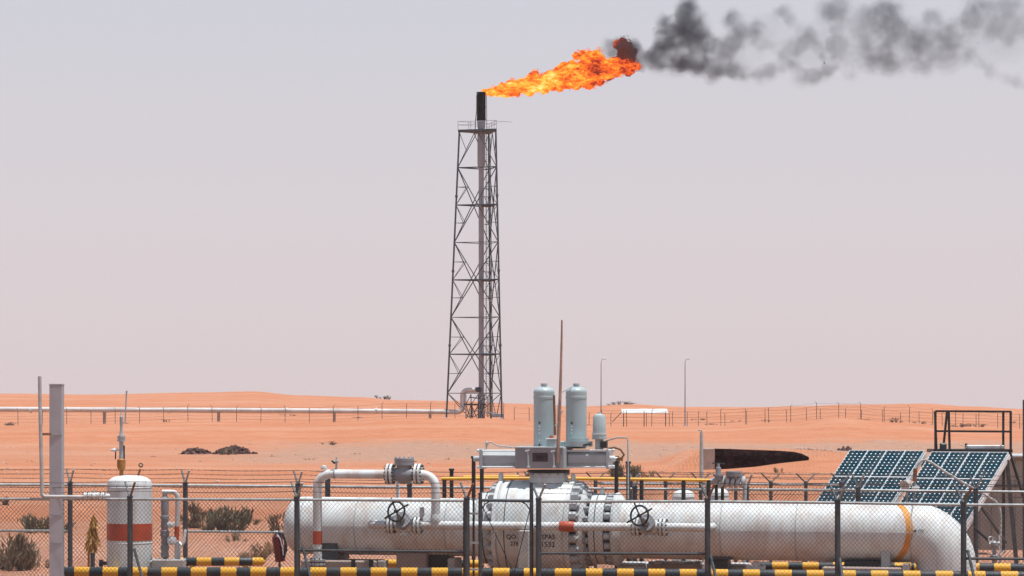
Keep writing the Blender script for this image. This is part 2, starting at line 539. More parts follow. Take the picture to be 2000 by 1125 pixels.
    nt.links.new(ad.outputs[0], bp.inputs['Height']); nt.links.new(bp.outputs[0], b.inputs['Normal'])
    o = link('ground', me, m)
    o['kind'] = 'structure'; o['label'] = 'orange desert sand with low dunes'
    # unseen yard sheet, added and tinted for bounce light under the pipes
    pb = MB()
    nxx, nyy = 40, 24
    vs = [(-22 + 44 * i / nxx, 44 + 25 * j / nyy, 0.03 + 0.015 * mn.noise(Vector((i * 1.3, j * 1.7, 0)))) for j in range(nyy + 1) for i in range(nxx + 1)]
    fs = [(j * (nxx + 1) + i, j * (nxx + 1) + i + 1, (j + 1) * (nxx + 1) + i + 1, (j + 1) * (nxx + 1) + i) for j in range(nyy) for i in range(nxx)]
    pb.add(vs, fs)
    g = pb.build('bounce_yard', paint('bounce_yard_ground', (0.25, 0.105, 0.06), 0.95, 0, 0.3, 2.0, (0.31, 0.14, 0.08), 0.5, 0.6), None, 60)
    g['kind'] = 'structure'; g['label'] = 'unseen yard ground added for bounce light under the pipes'


build_terrain()


def gz(px, Y):
    return height((px - 1000) / F * Y, Y)


def gpt(px, Y, dz=0.0):
    x = (px - 1000) / F * Y
    return Vector((x, Y, height(x, Y) + dz))


# ------------------------------------------------------------------ burn pit wall
def build_pit():
    Y = 204.0
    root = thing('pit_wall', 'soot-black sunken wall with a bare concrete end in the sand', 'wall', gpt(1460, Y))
    xs = [1395, 1420, 1450, 1490, 1520, 1550, 1566, 1580]
    top = [876.5, 877, 878, 879.5, 880.5, 882.5, 886, 893]
    bot = [916, 915.5, 914, 911, 907.5, 903, 899.5, 895]
    n = len(xs)
    b = MB()
    vs, fs = [], []
    for i in range(n):
        for k in range(7):
            t = k / 6
            py = top[i] + (bot[i] - top[i]) * t
            p = P(xs[i], py, Y + 0.03 * (1 - t)) + Vector((0, 0.05 * mn.noise(Vector((i * 1.7, k * 2.1, 0))), 0.03 * mn.noise(Vector((i, k, 4)))))
            if k == 6: p.z -= 0.10
            vs.append(p)
        q = P(xs[i], top[i] - 0.4, Y + 2.2); vs.append(q)
        q = q.copy(); q.z = -0.3; vs.append(q)
    m_ = 9
    for i in range(n - 1):
        for k in range(m_ - 1):
            fs.append((i * m_ + k, (i + 1) * m_ + k, (i + 1) * m_ + k + 1, i * m_ + k + 1) if k < 6 else ((i * m_ + (0 if k == 6 else 7), (i + 1) * m_ + (0 if k == 6 else 7), (i + 1) * m_ + (7 if k == 6 else 8), i * m_ + (7 if k == 6 else 8))))
    b.add(vs, fs)
    b.build('dark_face', 'jet', root, 60)
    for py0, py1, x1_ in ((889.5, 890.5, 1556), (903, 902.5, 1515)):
        MB().bar(P(1397, py0, Y - 0.03), P(x1_, py1, Y - 0.03), 0.10, 0.05).build('ledge', 'jet', root)
    e = MB()
    p0, p1 = P(1374, 876, Y - 0.05), P(1396, 876, Y - 0.05)
    zt = p0.z
    e.box(((p0.x + p1.x) / 2, Y + 0.6, (zt - 0.35) / 2), (p1.x - p0.x, 1.3, zt + 0.35), None, 0.03)
    e.build('end_block', 'concrete', root)
    # broken stones along the lip
    sb = MB()
    for k in range(90):
        px = random.uniform(1545, 1625); Yk = 207 + random.uniform(0, 16)
        g = gpt(px, Yk)
        r = random.uniform(0.04, 0.13)
        sb.lathe(g, (random.uniform(-.3, .3), random.uniform(-.3, .3), 1), [(0, r), (r * 0.6, r * 0.8), (r, 0)], 5)
    o = sb.build('rubble', 'stone', None, 0)
    o['kind'] = 'stuff'; o['label'] = 'pale broken stones at the tip of the soot-black wall'


build_pit()


# ------------------------------------------------------------------ flare tower
TY = 436.0
TZ = gz(935, TY)


def build_tower():
    c0 = P(938, 815, TY)
    base = Vector((c0.x, TY, gz(938, TY) - 0.1))
    root = thing('flare_tower', 'tall three-legged lattice flare tower with burning black tip', 'tower', base)
    s = TY / F
    lv_py = [815, 768, 692, 620, 547, 474, 401, 328, 259]
    z_of = lambda py: H + (HY - py) / F * TY
    zb, zt = z_of(815), z_of(259)

    def corner(k, z):
        t = (z - zb) / (zt - zb)
        R = (66 + (43.5 - 66) * t) * s
        cx = (937 + (940 - 937) * t - 1000) * s
        th = math.pi + rad(11) + k * 2 * math.pi / 3
        return Vector((cx + R * math.cos(th), TY + R * math.sin(th), z))
    for k in range(3):
        p0, p1 = corner(k, zb), corner(k, zt + 0.2)
        g = height(p0.x, p0.y) - 0.15
        p0b = p0.copy(); p0b.z = g
        lg = MB().tube([p0b, p0, p1], 0.125, 8).build('leg', 'tower', root)
        MB().box((p0.x, p0.y, g + 0.25), (0.7, 0.7, 0.5), None, 0.05).build('footing', 'concrete_pale', lg)
        fl = MB()
        for py in (692, 547, 401):
            fl.cyl(corner(k, z_of(py) + 1.0), corner(k, z_of(py) + 1.25), 0.2, None, 8)
        o = fl.build('splice_flange', 'tower', lg); o['kind'] = 'stuff'
    th = 0.05
    def brace(a, b, r=th):
        MB().cyl(a, b, r, None, 6).build('brace', 'tower', root)
    for k in range(3):
        k2 = (k + 1) % 3
        for i, py in enumerate(lv_py[1:-1], 1):
            z = z_of(py)
            brace(corner(k, z), corner(k2, z), 0.08 if py in (692, 547, 401, 328) else 0.045)
        for i in (1, 3, 5):
            za, zm, zc = z_of(lv_py[i]), z_of(lv_py[i + 1]), z_of(lv_py[i + 2])
            A0, A1, B0, B1 = corner(k, za), corner(k, zc), corner(k2, za), corner(k2, zc)
            brace(A0, B1, 0.068); brace(B0, A1, 0.068)
            Am, Bm = corner(k, zm), corner(k2, zm)
            for f_ in (0.26, 0.74):
                zq = za + (zc - za) * f_
                near_a, near_b = (A0.lerp(B1, 0.26), B0.lerp(A1, 0.26)) if f_ < 0.5 else (A1.lerp(B0, 0.26), B1.lerp(A0, 0.26))
                brace(corner(k, zq), near_a, 0.035); brace(corner(k2, zq), near_b, 0.035)
            brace(Am, A0.lerp(B1, 0.26), 0.04); brace(Am, A1.lerp(B0, 0.26), 0.04)
            brace(Bm, B0.lerp(A1, 0.26), 0.04); brace(Bm, B1.lerp(A0, 0.26), 0.04)
        zt_, zs = z_of(259), z_of(328)
        mid = corner(k, zt_).lerp(corner(k2, zt_), 0.5)
        brace(corner(k, zs), mid, 0.055); brace(corner(k2, zs), mid, 0.055)
        brace(corner(k, zt_), corner(k, zs).lerp(mid, 0.45), 0.04)
        z1 = z_of(768)
        brace(corner(k, z1), corner(k, zb).lerp(corner(k2, zb), 0.5), 0.055)
        brace(corner(k2, z1), corner(k, zb).lerp(corner(k2, zb), 0.5), 0.055)
    # riser, seal drum, tip
    rc = P(940, 815, TY)
    ax = lambda py: Vector((rc.x, TY, z_of(py)))
    r = 5.2 * s
    MB().lathe(ax(815) - Vector((0, 0, 0.5)), (0, 0, 1), [(0, r), (z_of(322) - z_of(815) + 0.5, r)], 16).build('riser_pipe', 'riser', root)
    z0 = z_of(327)
    dr = 7.6 * s
    MB().lathe((rc.x, TY, z0), (0, 0, 1), [(0, r), (0.15, r * 1.3), (0.5, dr), (z_of(262) - z0, dr), (z_of(255) - z0, dr * 0.7), (z_of(248) - z0, dr), (z_of(234) - z0, dr * 1.05)], 20).build('seal_drum', 'riser', root)
    z1 = z_of(236)
    tr = 8.6 * s
    L = z_of(180) - z1
    tp = MB().lathe((rc.x, TY, z1), (0, 0, 1), [(0, dr), (0.05, tr * 1.06), (0.3, tr * 1.06), (0.3, tr), (L * 0.45, tr), (L * 0.46, tr * 1.05), (L * 0.5, tr * 1.05), (L * 0.51, tr), (L - 0.25, tr), (L - 0.25, tr * 1.08), (L, tr * 1.08), (L, tr * 0.9), (L * 0.5, tr * 0.9), (L * 0.5, 0)], 20).build('flare_tip', 'char', root)
    MB().tube([P(928, 262, TY - 0.7), P(928.5, 238, TY - 0.7), P(931, 215, TY - 0.7), P(931, 186, TY - 0.7), P(934, 181, TY - 0.6)], 0.055, 6).build('pilot_pipe', 'tower', tp)
    MB().tube([P(951, 262, TY - 0.5), P(950.5, 215, TY - 0.5), P(950, 186, TY - 0.5)], 0.04, 6).build('pilot_pipe', 'tower', tp)
    # top platform with handrail
    zt2 = z_of(259)
    pl = MB()
    N = 3
    tri = [corner(k, zt2) for k in range(3)]
    cen = sum(tri, Vector()) / 3
    out = [cen + (p - cen) * 1.06 for p in tri]
    vs = [p + Vector((0, 0, dz)) for dz in (0.0, 0.34) for p in out]
    pl.add(vs, [(0, 2, 1), (3, 4, 5), (0, 1, 4, 3), (1, 2, 5, 4), (2, 0, 3, 5)])
    plat = pl.build('platform', 'tower', root, 0)
    zr = z_of(238)
    for k in range(3):
        a, b2 = out[k], out[(k + 1) % 3]
        for t in (0.0, 0.33, 0.66):
            p = a.lerp(b2, t)
            MB().cyl((p.x, p.y, zt2 + 0.3), (p.x, p.y, zr), 0.03, None, 5).build('handrail_post', 'riser', plat)
        for zz in (zr, (zr + zt2) / 2 + 0.25):
            MB().cyl((a.x, a.y, zz), (b2.x, b2.y, zz), 0.03, None, 5).build('handrail', 'riser', plat)
    MB().tube([P(966, 238, TY), P(985, 237.5, TY), P(1000, 238.5, TY)], 0.022, 5).build('davit_arm', 'tower', root)
    # caged ladder with rest platforms
    lx0, lx1 = 949.5, 956.0
    ld = MB()
    yl = TY - 1.0
    za, zb2 = z_of(812), z_of(262)
    a0, a1 = P(lx0, 812, yl), P(lx1, 812, yl)
    for xx in (a0.x, a1.x):
        ld.cyl((xx, yl, za), (xx, yl, zb2), 0.035, None, 5)
    z = za
    while z < zb2:
        ld.cyl((a0.x, yl, z), (a1.x, yl, z), 0.016, None, 4); z += 0.3
    lo = ld.build('ladder', 'tower', root); 
    cg = MB()
    cx = (a0.x + a1.x) / 2
    z = za + 2.4
    while z < zb2:
        cg.tube([Vector((cx + 0.36 * math.cos(t), yl - 0.36 * math.sin(t), z)) for t in np.linspace(0, math.pi, 7)], 0.018, 4)
        z += 0.9
    for t in np.linspace(0.3, math.pi - 0.3, 4):
        cg.cyl((cx + 0.36 * math.cos(t), yl - 0.36 * math.sin(t), za + 2.4), (cx + 0.36 * math.cos(t), yl - 0.36 * math.sin(t), zb2), 0.013, None, 4)
    cg.build('ladder_cage', 'tower', lo)
    for py in (692, 547, 401):
        p = P(953, py, TY - 0.9)
        rp = MB().box((p.x, p.y, p.z), (1.75, 1.6, 0.3), None, 0.02).build('rest_platform', 'tower', root)
        hr = MB()
        for dx in (-0.8, 0, 0.8):
            for dy in (-0.75, 0.75):
                hr.cyl((p.x + dx, p.y + dy, p.z), (p.x + dx, p.y + dy, p.z + 1.1), 0.02, None, 4)
        for dy in (-0.75, 0.75):
            hr.cyl((p.x - 0.8, p.y + dy, p.z + 1.1), (p.x + 0.8, p.y + dy, p.z + 1.1), 0.02, None, 4)
        hr.build('handrail', 'tower', rp)['kind'] = 'stuff'
    # conduit run beside the ladder
    MB().tube([P(962, 806, TY + 0.6), P(960, 560, TY + 0.6), P(957.5, 270, TY + 0.6)], 0.05, 5).build('conduit', 'tower', root)
    # support frame at the foot
    fb = P(925, 815, TY - 1.2)
    z8, z9 = z_of(790), z_of(770)
    pts = [(-18, 0), (-8, 0), (6, 0), (18, 0)]
    for dx, _ in pts:
        for dy in (-0.9, 0.9):
            q = P(928 + dx, 815, TY + dy)
            MB().cyl((q.x, q.y, gz(928, TY) - 0.2), (q.x, q.y, z9), 0.06, None, 6).build('frame_post', 'tower', root)
    qa, qb = P(907, 790, TY), P(949, 790, TY)
    MB().box(((qa.x + qb.x) / 2, TY, z8), (qb.x - qa.x, 2.2, 0.22)).build('frame_deck', 'tower', root)
    for i in range(3):
        q0, q1 = P(928 + pts[i][0], 815, TY - 0.9), P(928 + pts[i + 1][0], 815, TY - 0.9)
        brace(Vector((q0.x, q0.y, gz(928, TY))), Vector((q1.x, q1.y, z8)), 0.045)
        brace(Vector((q1.x, q1.y, gz(928, TY))), Vector((q0.x, q0.y, z8)), 0.045)
        brace(Vector((q0.x, q0.y, z8)), Vector((q1.x, q1.y, z9)), 0.045)
    for k, (x0, y0, x1, y1) in enumerate(((910, 815, 910, 778), (917, 776, 947, 779), (914, 803, 950, 801), (922, 815, 922, 786), (934, 784, 950, 770), (953, 815, 953, 776), (946, 806, 966, 806))):
        MB().cyl(P(x0, y0, TY - 1.0 - 0.1 * k), P(x1, y1, TY - 1.0 - 0.1 * k), 0.07, None, 6).build('process_pipe', 'tower' if k % 2 else 'riser', root)
    MB().lathe(P(934, 765, TY - 0.6), (0, 0, 1), [(0, 0.2), (0.1, 0.42), (0.5, 0.42), (0.6, 0.2)], 10).build('valve_head', 'tower', root)
    MB().box(P(972, 811, TY - 1.5), (1.6, 1.2, 0.5), None, 0.05).build('junction_box', 'riser', root)


build_tower()


# ------------------------------------------------------------------ pipeline on supports, far fence, lamps, shelter
def build_far():
    Y = TY - 0.6
    r = 4.8 * Y / F
    root = thing('pipeline', 'long pale pipeline on low supports running to the flare tower', 'pipeline', gpt(430, Y))
    pts = [P(-260, 799, Y), P(0, 799.5, Y), P(450, 801.5, Y), P(780, 803.5, Y), P(893, 804.5, Y)]
    c = P(893, 794, Y); X_, Z_ = Vector((1, 0, 0)), Vector((0, 0, 1))
    rr = 10.5 * Y / F
    up = arc(c, X_, Z_, rr, -math.pi / 2, 0, 6)
    top = P(903.5, 762, Y)
    c2 = Vector((top.x + 0.7, Y, top.z - 0.7))
    bend = arc(c2, X_, Z_, 0.7, math.pi, math.pi / 2, 6)
    MB().tube(pts + up[1:] + bend + [P(925, 762, Y), P(938, 762, TY)], r, 14).build('pipe', 'farpipe', root)
    for px in (-30, 204, 427, 653, 840):
        g = gpt(px, Y)
        zt = P(px, 801, Y).z
        sp = MB()
        sp.box((g.x, g.y, (g.z - 0.3 + zt) / 2), (0.36, 0.5, zt - g.z + 0.3), None, 0.03)
        sp.box((g.x, g.y, zt - 0.25), (0.55, 0.8, 0.12))
        sp.build('support', 'concrete', root)
    for px in (60, 330, 560, 735):
        p = P(px, 801.5, Y)
        MB().cyl(p - Vector((0.12, 0, 0)), p + Vector((0.12, 0, 0)), r * 1.12, None, 14).build('weld_collar', 'farpipe', root)

    def fence(name, label, grp, posts, Yf, hgt, strands, mat='far_post', rp=0.038, arms=True):
        rt = thing(name, label, 'fence', gpt(posts[0], Yf), grp)
        tops = []
        for px in posts:
            g = gpt(px, Yf)
            h = hgt * random.uniform(0.93, 1.07)
            lean = Vector((random.uniform(-.05, .05), 0, h))
            po = MB().cyl(g - Vector((0, 0, 0.2)), g + lean, rp, None, 6).build('post', mat, rt)
            tp = g + lean
            if arms and random.random() < 0.6:
                MB().bar(tp, tp + Vector((random.choice((-1, 1)) * 0.22, 0.1, 0.25)), 0.035).build('arm', mat, po)
            tops.append((g, tp))
        for s in range(strands):
            t = (s + 1) / strands
            w = MB()
            for (g0, t0), (g1, t1) in zip(tops, tops[1:]):
                a, b = g0.lerp(t0, t), g1.lerp(t1, t)
                w.tube([a, a.lerp(b, 0.5) - Vector((0, 0, 0.04)), b], 0.011, 3, False)
            w.build('wire_strand', 'barb', rt)
        return rt
    g = 'old wire fences on the dunes'
    fence('wire_fence', 'old sagging wire fence in front of the long pipeline', g, [-12 + 47.4 * k for k in range(22)], 420, 1.95, 5)
    fence('wire_fence', 'old wire fence crossing the sand in front of the white canopy', g, [1178 + 46.0 * k + random.uniform(-3, 3) for k in range(19)], 418, 1.95, 5)
    fence('wire_fence', 'farther thin fence line on the dune beyond the lamp posts', g, [1000 + 38 * k + random.uniform(-7, 7) for k in range(28)], 500, 2.2, 3, 'far_post', 0.045)

    for px, base, top, lab in ((1174, 452.0, 700, 'thin lamp post rising behind the grey actuator bottles'), (1338, 450.0, 700, 'thin lamp post standing right of the white canopy')):
        Yl = base
        g = gpt(px, Yl)
        rt = thing('lamp_post', lab, 'lamp post', g, 'lamp posts on the dune')
        zt = P(px, top + 8, Yl).z
        MB().cyl(g - Vector((0, 0, .2)), (g.x, g.y, zt), 0.11, 0.055, 8).build('pole', 'riser', rt)
        ar = MB().tube([Vector((g.x, g.y, zt - 0.05)), Vector((g.x + 0.08, g.y, zt + 0.35)), Vector((g.x + 0.3, g.y, zt + 0.5))], 0.035, 6).build('arm', 'riser', rt)
        MB().box((g.x + 0.42, g.y, zt + 0.5), (0.42, 0.3, 0.2), None, 0.04).build('lamp_head', 'white', rt)
        MB().box((g.x, g.y, g.z + 0.15), (0.5, 0.5, 0.4), None, 0.03).build('footing', 'concrete_pale', rt)

    # white canopy
    Yc = 462.0
    a, b = P(1214, 802, Yc), P(1304, 802, Yc)
    rt = thing('canopy', 'low white sheet canopy on posts beyond the fence', 'canopy', gpt(1260, Yc))
    rb = MB()
    n = 46
    vs, fs = [], []
    for i in range(n + 1):
        x = a.x + (b.x - a.x) * i / n
        sag = 0.07 * mn.noise(Vector((x * 0.8, 0, 0))) + (0.03 if i % 2 else -0.03)
        for (dy, dz) in ((-1.6, -0.28), (1.6, 0.25), (1.6, 0.19), (-1.6, -0.36)):
            vs.append((x, Yc + dy, a.z + dz + sag))
    for i in range(n):
        for k in range(4):
            fs.append((i * 4 + k, (i + 1) * 4 + k, (i + 1) * 4 + (k + 1) % 4, i * 4 + (k + 1) % 4))
    fs += [(0, 1, 2, 3), tuple(n * 4 + k for k in (3, 2, 1, 0))]
    rb.add(vs, fs).build('roof_sheet', 'white', rt, 0)
    for px in (1218, 1258, 1300):
        for dy in (-1.3, 1.3):
            q = P(px, 802, Yc + dy)
            MB().cyl((q.x, q.y, height(q.x, q.y) - 0.2), (q.x, q.y, a.z - 0.1), 0.06, None, 6).build('post', 'tower', rt)
    MB().bar(P(1196, 824, Yc - 1), P(1214, 805, Yc - 1), 0.1).build('brace', 'tower', rt)


build_far()


# ------------------------------------------------------------------ vegetation, rocks
def shrub(label, px, Y, w, h, leaf, n=420, grp='desert shrubs', name='desert_shrub', dz=0.0, upright=0.6, lsz=1.0):
    """a broom-like desert shrub: tufts of wiry upright blades fanning out of a few crowns, with gaps between"""
    g = gpt(px, Y, dz)
    rt = thing(name, label, 'shrub', g, grp)
    st, lf = MB(), MB()
    ntuft = max(5, int(n / 75))
    tufts = []
    for k in range(ntuft):
        t = random.uniform(0, 2 * math.pi); d = random.random() ** 0.55
        c = g + Vector((math.cos(t) * w * 0.48 * d, math.sin(t) * w * 0.62 * d, -0.03))
        c.z = height(c.x, c.y) + dz - 0.03
        top = h * (1 - 0.5 * d * d) * random.uniform(0.45, 1.05)
        tufts.append((c, top, Vector((math.cos(t) * d, math.sin(t) * d, 0))))
        for q in range(4):
            tip = c + Vector((random.gauss(0, .10) * w, random.gauss(0, .10) * w, top * 0.8)) + tufts[-1][2] * (0.12 * w)
            st.tube([c, c.lerp(tip, 0.5) + Vector((0, 0, 0.05 * h)), tip], [0.012 * w, 0.008 * w, 0.003 * w], 3, False)
    for k in range(int(n * 1.0)):
        c, top, out = random.choice(tufts)
        v = random.uniform(0.0, 0.75)
        spread = 0.03 + 0.075 * v
        p = c + out * (0.12 * w * v) + Vector((random.gauss(0, spread) * w, random.gauss(0, spread) * w, v * top))
        d = (out * 0.45 + Vector((random.gauss(0, .38), random.gauss(0, .38), 1.0))).normalized()
        L = top * random.uniform(0.16, 0.36) * lsz
        s_ = d.cross(Vector((random.gauss(0, 1), random.gauss(0, 1), 0.2))).normalized()
        q = L * random.uniform(0.045, 0.10) + 0.004 * w
        b_ = p + d * (L * .55) + s_ * q * 0.3
        lf.add([p - s_ * q * .5, p + s_ * q * .5, b_ + s_ * q, p + d * L, b_ - s_ * q], [(0, 1, 2, 3, 4)])
    st.build('stem', 'twig', rt, 0)['kind'] = 'stuff'
    lf.build('foliage', leaf, rt, 0)
    return rt


shrub('dry grey-green shrub at the bottom left corner, nearest of all', 22, 74.5, 1.25, 0.95, 'leaf_dry', 1100)
shrub('small dry clump beside the grey-green corner shrub', 66, 75.5, 0.75, 0.55, 'leaf_dry', 500)
shrub('dark green shrub behind the tall grey column', 88, 97.0, 1.35, 0.85, 'leaf_green', 900)
shrub('sprig of dark scrub seen at left above the fence rail', 14, 124.0, 1.1, 0.55, 'leaf_green', 420)
shrub('wide loose scrub right of the looped valve stack', 398, 101.0, 1.3, 0.95, 'leaf_dry', 600)
shrub('tall upright dark-green scrub in the middle fence bay', 437, 98.0, 1.5, 1.0, 'leaf_green', 900)
shrub('dark rounded scrub at the right of the middle fence bay', 474, 104.0, 0.9, 0.8, 'leaf_green', 700)
shrub('small low scrub under the taller bush in the middle bay', 460, 91.0, 0.6, 0.4, 'leaf_green', 300)
shrub('thin scrub just left of the white pipe end', 548, 97.0, 0.8, 0.95, 'leaf_dry', 420)
shrub('pale straw tussock beside the red fire extinguisher', 503, 80.0, 0.95, 0.42, 'straw', 800, upright=1.1)
shrub('small straw tussock behind the red fire extinguisher', 528, 83.0, 0.7, 0.4, 'straw', 500, upright=1.1)
shrub('feathery green bush right behind the actuator cable', 1212, 175.0, 1.9, 1.25, 'leaf_green', 900)
shrub('low spreading green scrub trailing beside the feathery bush', 1250, 178.0, 1.6, 0.7, 'leaf_green', 600)
shrub('dry scrub below the actuator gear box', 1040, 165.0, 1.6, 0.75, 'leaf_dry', 500)
shrub('small dry scrub left under the actuator cylinder', 985, 150.0, 0.9, 0.45, 'leaf_dry', 300)
shrub('small green tuft under the soot-black wall', 1524, 190.0, 0.7, 0.55, 'leaf_green', 300, dz=0.05)
shrub('low dark tuft on the pale stony strip', 641, 330.0, 1.9, 0.55, 'leaf_far', 400, dz=0.05)
shrub('lone bush on the skyline left of the tower', 747, 880.0, 3.6, 1.6, 'leaf_far', 500, dz=-0.05)
shrub('grey bush beyond the fence, upper of two near the platform railing', 1748, 560.0, 3.0, 1.1, 'leaf_far', 400)
shrub('grey bush beyond the fence, lower of two near the platform railing', 1798, 500.0, 2.4, 1.1, 'leaf_far', 400)
shrub('far scrub showing between the platform rails', 1905, 540.0, 3.6, 1.2, 'leaf_far', 450)
shrub('far scrub at the left foot of the platform rails', 1868, 480.0, 2.6, 0.9, 'leaf_far', 350)
shrub('dark bush on the skyline right of the actuator bottles', 1210, 890.0, 6.5, 1.3, 'leaf_far', 600, dz=-0.1)
shrub('small skyline scrub just right of the standing lamp post', 1362, 640.0, 2.8, 0.9, 'leaf_far', 350)
shrub('far scrub behind the wire fence at the left edge', 18, 450.0, 3.0, 0.9, 'leaf_far', 400)
shrub('far scrub behind the pipeline support near the tank', 250, 455.0, 2.6, 0.8, 'leaf_far', 350)


for px_, w_ in ((1020, 'just right of the flare tower foot'), (1150, 'behind the small pump motor'), (1390, 'above the hooked pole'), (1440, 'above the left of the soot-black wall'),
                (1495, 'above the middle of the soot-black wall'), (1560, 'above the tip of the soot-black wall'), (1600, 'above the stones beyond the soot-black wall'), (1690, 'above the left solar array'),
                (1830, 'beside the left post of the black railing'), (1975, 'at the right end of the black railing'), (110, 'behind the tall grey column'), (330, 'above the left rock pile'), (560, 'above the left end of the white pipe'), (700, 'above the pale stony strip')):
    shrub('faint scrub tuft on the far dune ' + w_, px_, random.uniform(440, 640), random.uniform(1.6, 3.2), random.uniform(0.5, 0.9), 'leaf_far', 160, 'far scrub tufts')
for px_, w_ in ((60, 'left of the tall grey column'), (180, 'between grey column and tank stack'), (300, 'right of the tank stack'), (530, 'right of the taller rock pile'), (600, 'above the bypass elbow'),
                (690, 'above the bleed valve'), (760, 'left of the check valve bonnet'), (880, 'right of the check valve bonnet'), (1300, 'right of the feathery green bush'), (1345, 'left of the hooked pole')):
    shrub('tiny dry tuft on the sand ' + w_, px_ + random.uniform(-8, 8), random.uniform(170, 300), random.uniform(0.4, 0.8), random.uniform(0.15, 0.3), 'leaf_dry', 90, 'tiny tufts on the stony flat')


def rock_mesh(seed):
    bm = bmesh.new()
    bmesh.ops.create_icosphere(bm, subdivisions=2, radius=1.0)
    for v in bm.verts:
        v.co *= 1 + 0.45 * mn.noise(v.co * 1.3 + Vector((seed * 7.1, 0, 0))) + 0.18 * mn.noise(v.co * 3.5 + Vector((0, seed * 3.3, 0)))
    me = D.meshes.new('rock')
    bm.to_mesh(me); bm.free()
    me.materials.append(MT['rock'])
    return me


ROCKS = [rock_mesh(k) for k in range(6)]


def rock_pile(label, px0, px1, Y, peak, n, mound_py):
    g = gpt((px0 + px1) / 2, Y)
    rt = thing('rock_pile', label, 'rock pile', g, 'rock piles on the stony flat')
    mb = MB()
    wdt = M(px1 - px0, Y)
    nr, ns = 9, 26
    vs = []
    for i in range(nr + 1):
        t = i / nr
        for k in range(ns):
            q = 2 * math.pi * k / ns
            x = g.x + math.cos(q) * t * wdt * 0.52; y = g.y + math.sin(q) * t * 2.2
            z = height(x, y) - 0.08 + peak * 0.75 * (1 - t * t) ** 1.2 * (1 + 0.45 * mn.noise(Vector((x * 1.1, y * 1.1, 2)))) 
            vs.append((x, y, z))
    fs = [(i * ns + k, i * ns + (k + 1) % ns, (i + 1) * ns + (k + 1) % ns, (i + 1) * ns + k) for i in range(nr) for k in range(ns)]
    mb.add(vs, fs).build('mound', 'rock', rt, 60)
    for k in range(n):
        t = random.random() ** 0.7
        q = random.uniform(0, 2 * math.pi)
        x = g.x + math.cos(q) * t * wdt * 0.5; y = g.y + math.sin(q) * t * 1.9
        z = height(x, y) + peak * 0.8 * (1 - t * t) ** 1.2
        s = random.uniform(0.06, 0.22) * (1.1 - 0.4 * t)
        o = link('rock', random.choice(ROCKS), None, rt, (x, y, z), (random.uniform(0, 6), random.uniform(0, 6), random.uniform(0, 6)))
        o.scale = (s * random.uniform(0.8, 1.5), s, s * random.uniform(0.6, 1.0))


rock_pile('low brown rock pile, left of the two dark piles', 348, 420, 276.0, 0.48, 60, 0)
rock_pile('taller dark rock pile with green scrub at its foot', 414, 500, 274.0, 0.68, 80, 0)
shrub('green scrub growing against the taller dark rock pile', 452, 271.0, 1.9, 0.75, 'leaf_green', 500)
rock_pile('small dark rock heap left above the solar panels', 1634, 1664, 285.0, 0.35, 14, 0)

# scattered stones on the flat
sb = MB()
for k in range(900):
    Yk = 160 + 180 * random.random() ** 0.8
    px = random.uniform(-60, 2060)
    g = gpt(px, Yk, -0.01)
    r = random.choice((0.03, 0.04, 0.05, 0.07, 0.11)) * random.uniform(0.7, 1.3)
    sb.lathe(g, (random.uniform(-.3, .3), random.uniform(-.3, .3), 1), [(0, r), (r * 0.55, r * 0.8), (r * 0.9, 0)], 5)
o = sb.build('gravel', 'stone', None, 0)
o['kind'] = 'stuff'; o['label'] = 'loose stones scattered over the sand'


# ------------------------------------------------------------------ main pipe and its fittings
PA, PB = P(590, 1026, 65.0), P(1790, 1040.5, 62.6)
AX = (PB - PA).normalized()
TW = Vector((AX.y, -AX.x, 0)).normalized()      # horizontal, towards the camera side
UPV = TW.cross(AX).normalized() * -1
if UPV.z < 0: UPV = -UPV
R0 = 0.555


def along(px, toward=0.0):
    """length along the pipe (from PA) of the point with image column px, displaced `toward` the camera"""
    k = (px - 1000) / F
    q = PA + TW * toward
    return (k * q.y - q.x) / (AX.x - k * AX.y)


def PF(px, toward=0.0, up=0.0):
    """point beside the pipe at image column px"""
    return PA + AX * along(px, toward) + TW * toward + UPV * up


def PZ(px, py, toward):
    """point at image pixel on the vertical plane `toward` metres in front of the pipe axis"""
    q = PF(px, toward)
    return P(px, py, q.y)


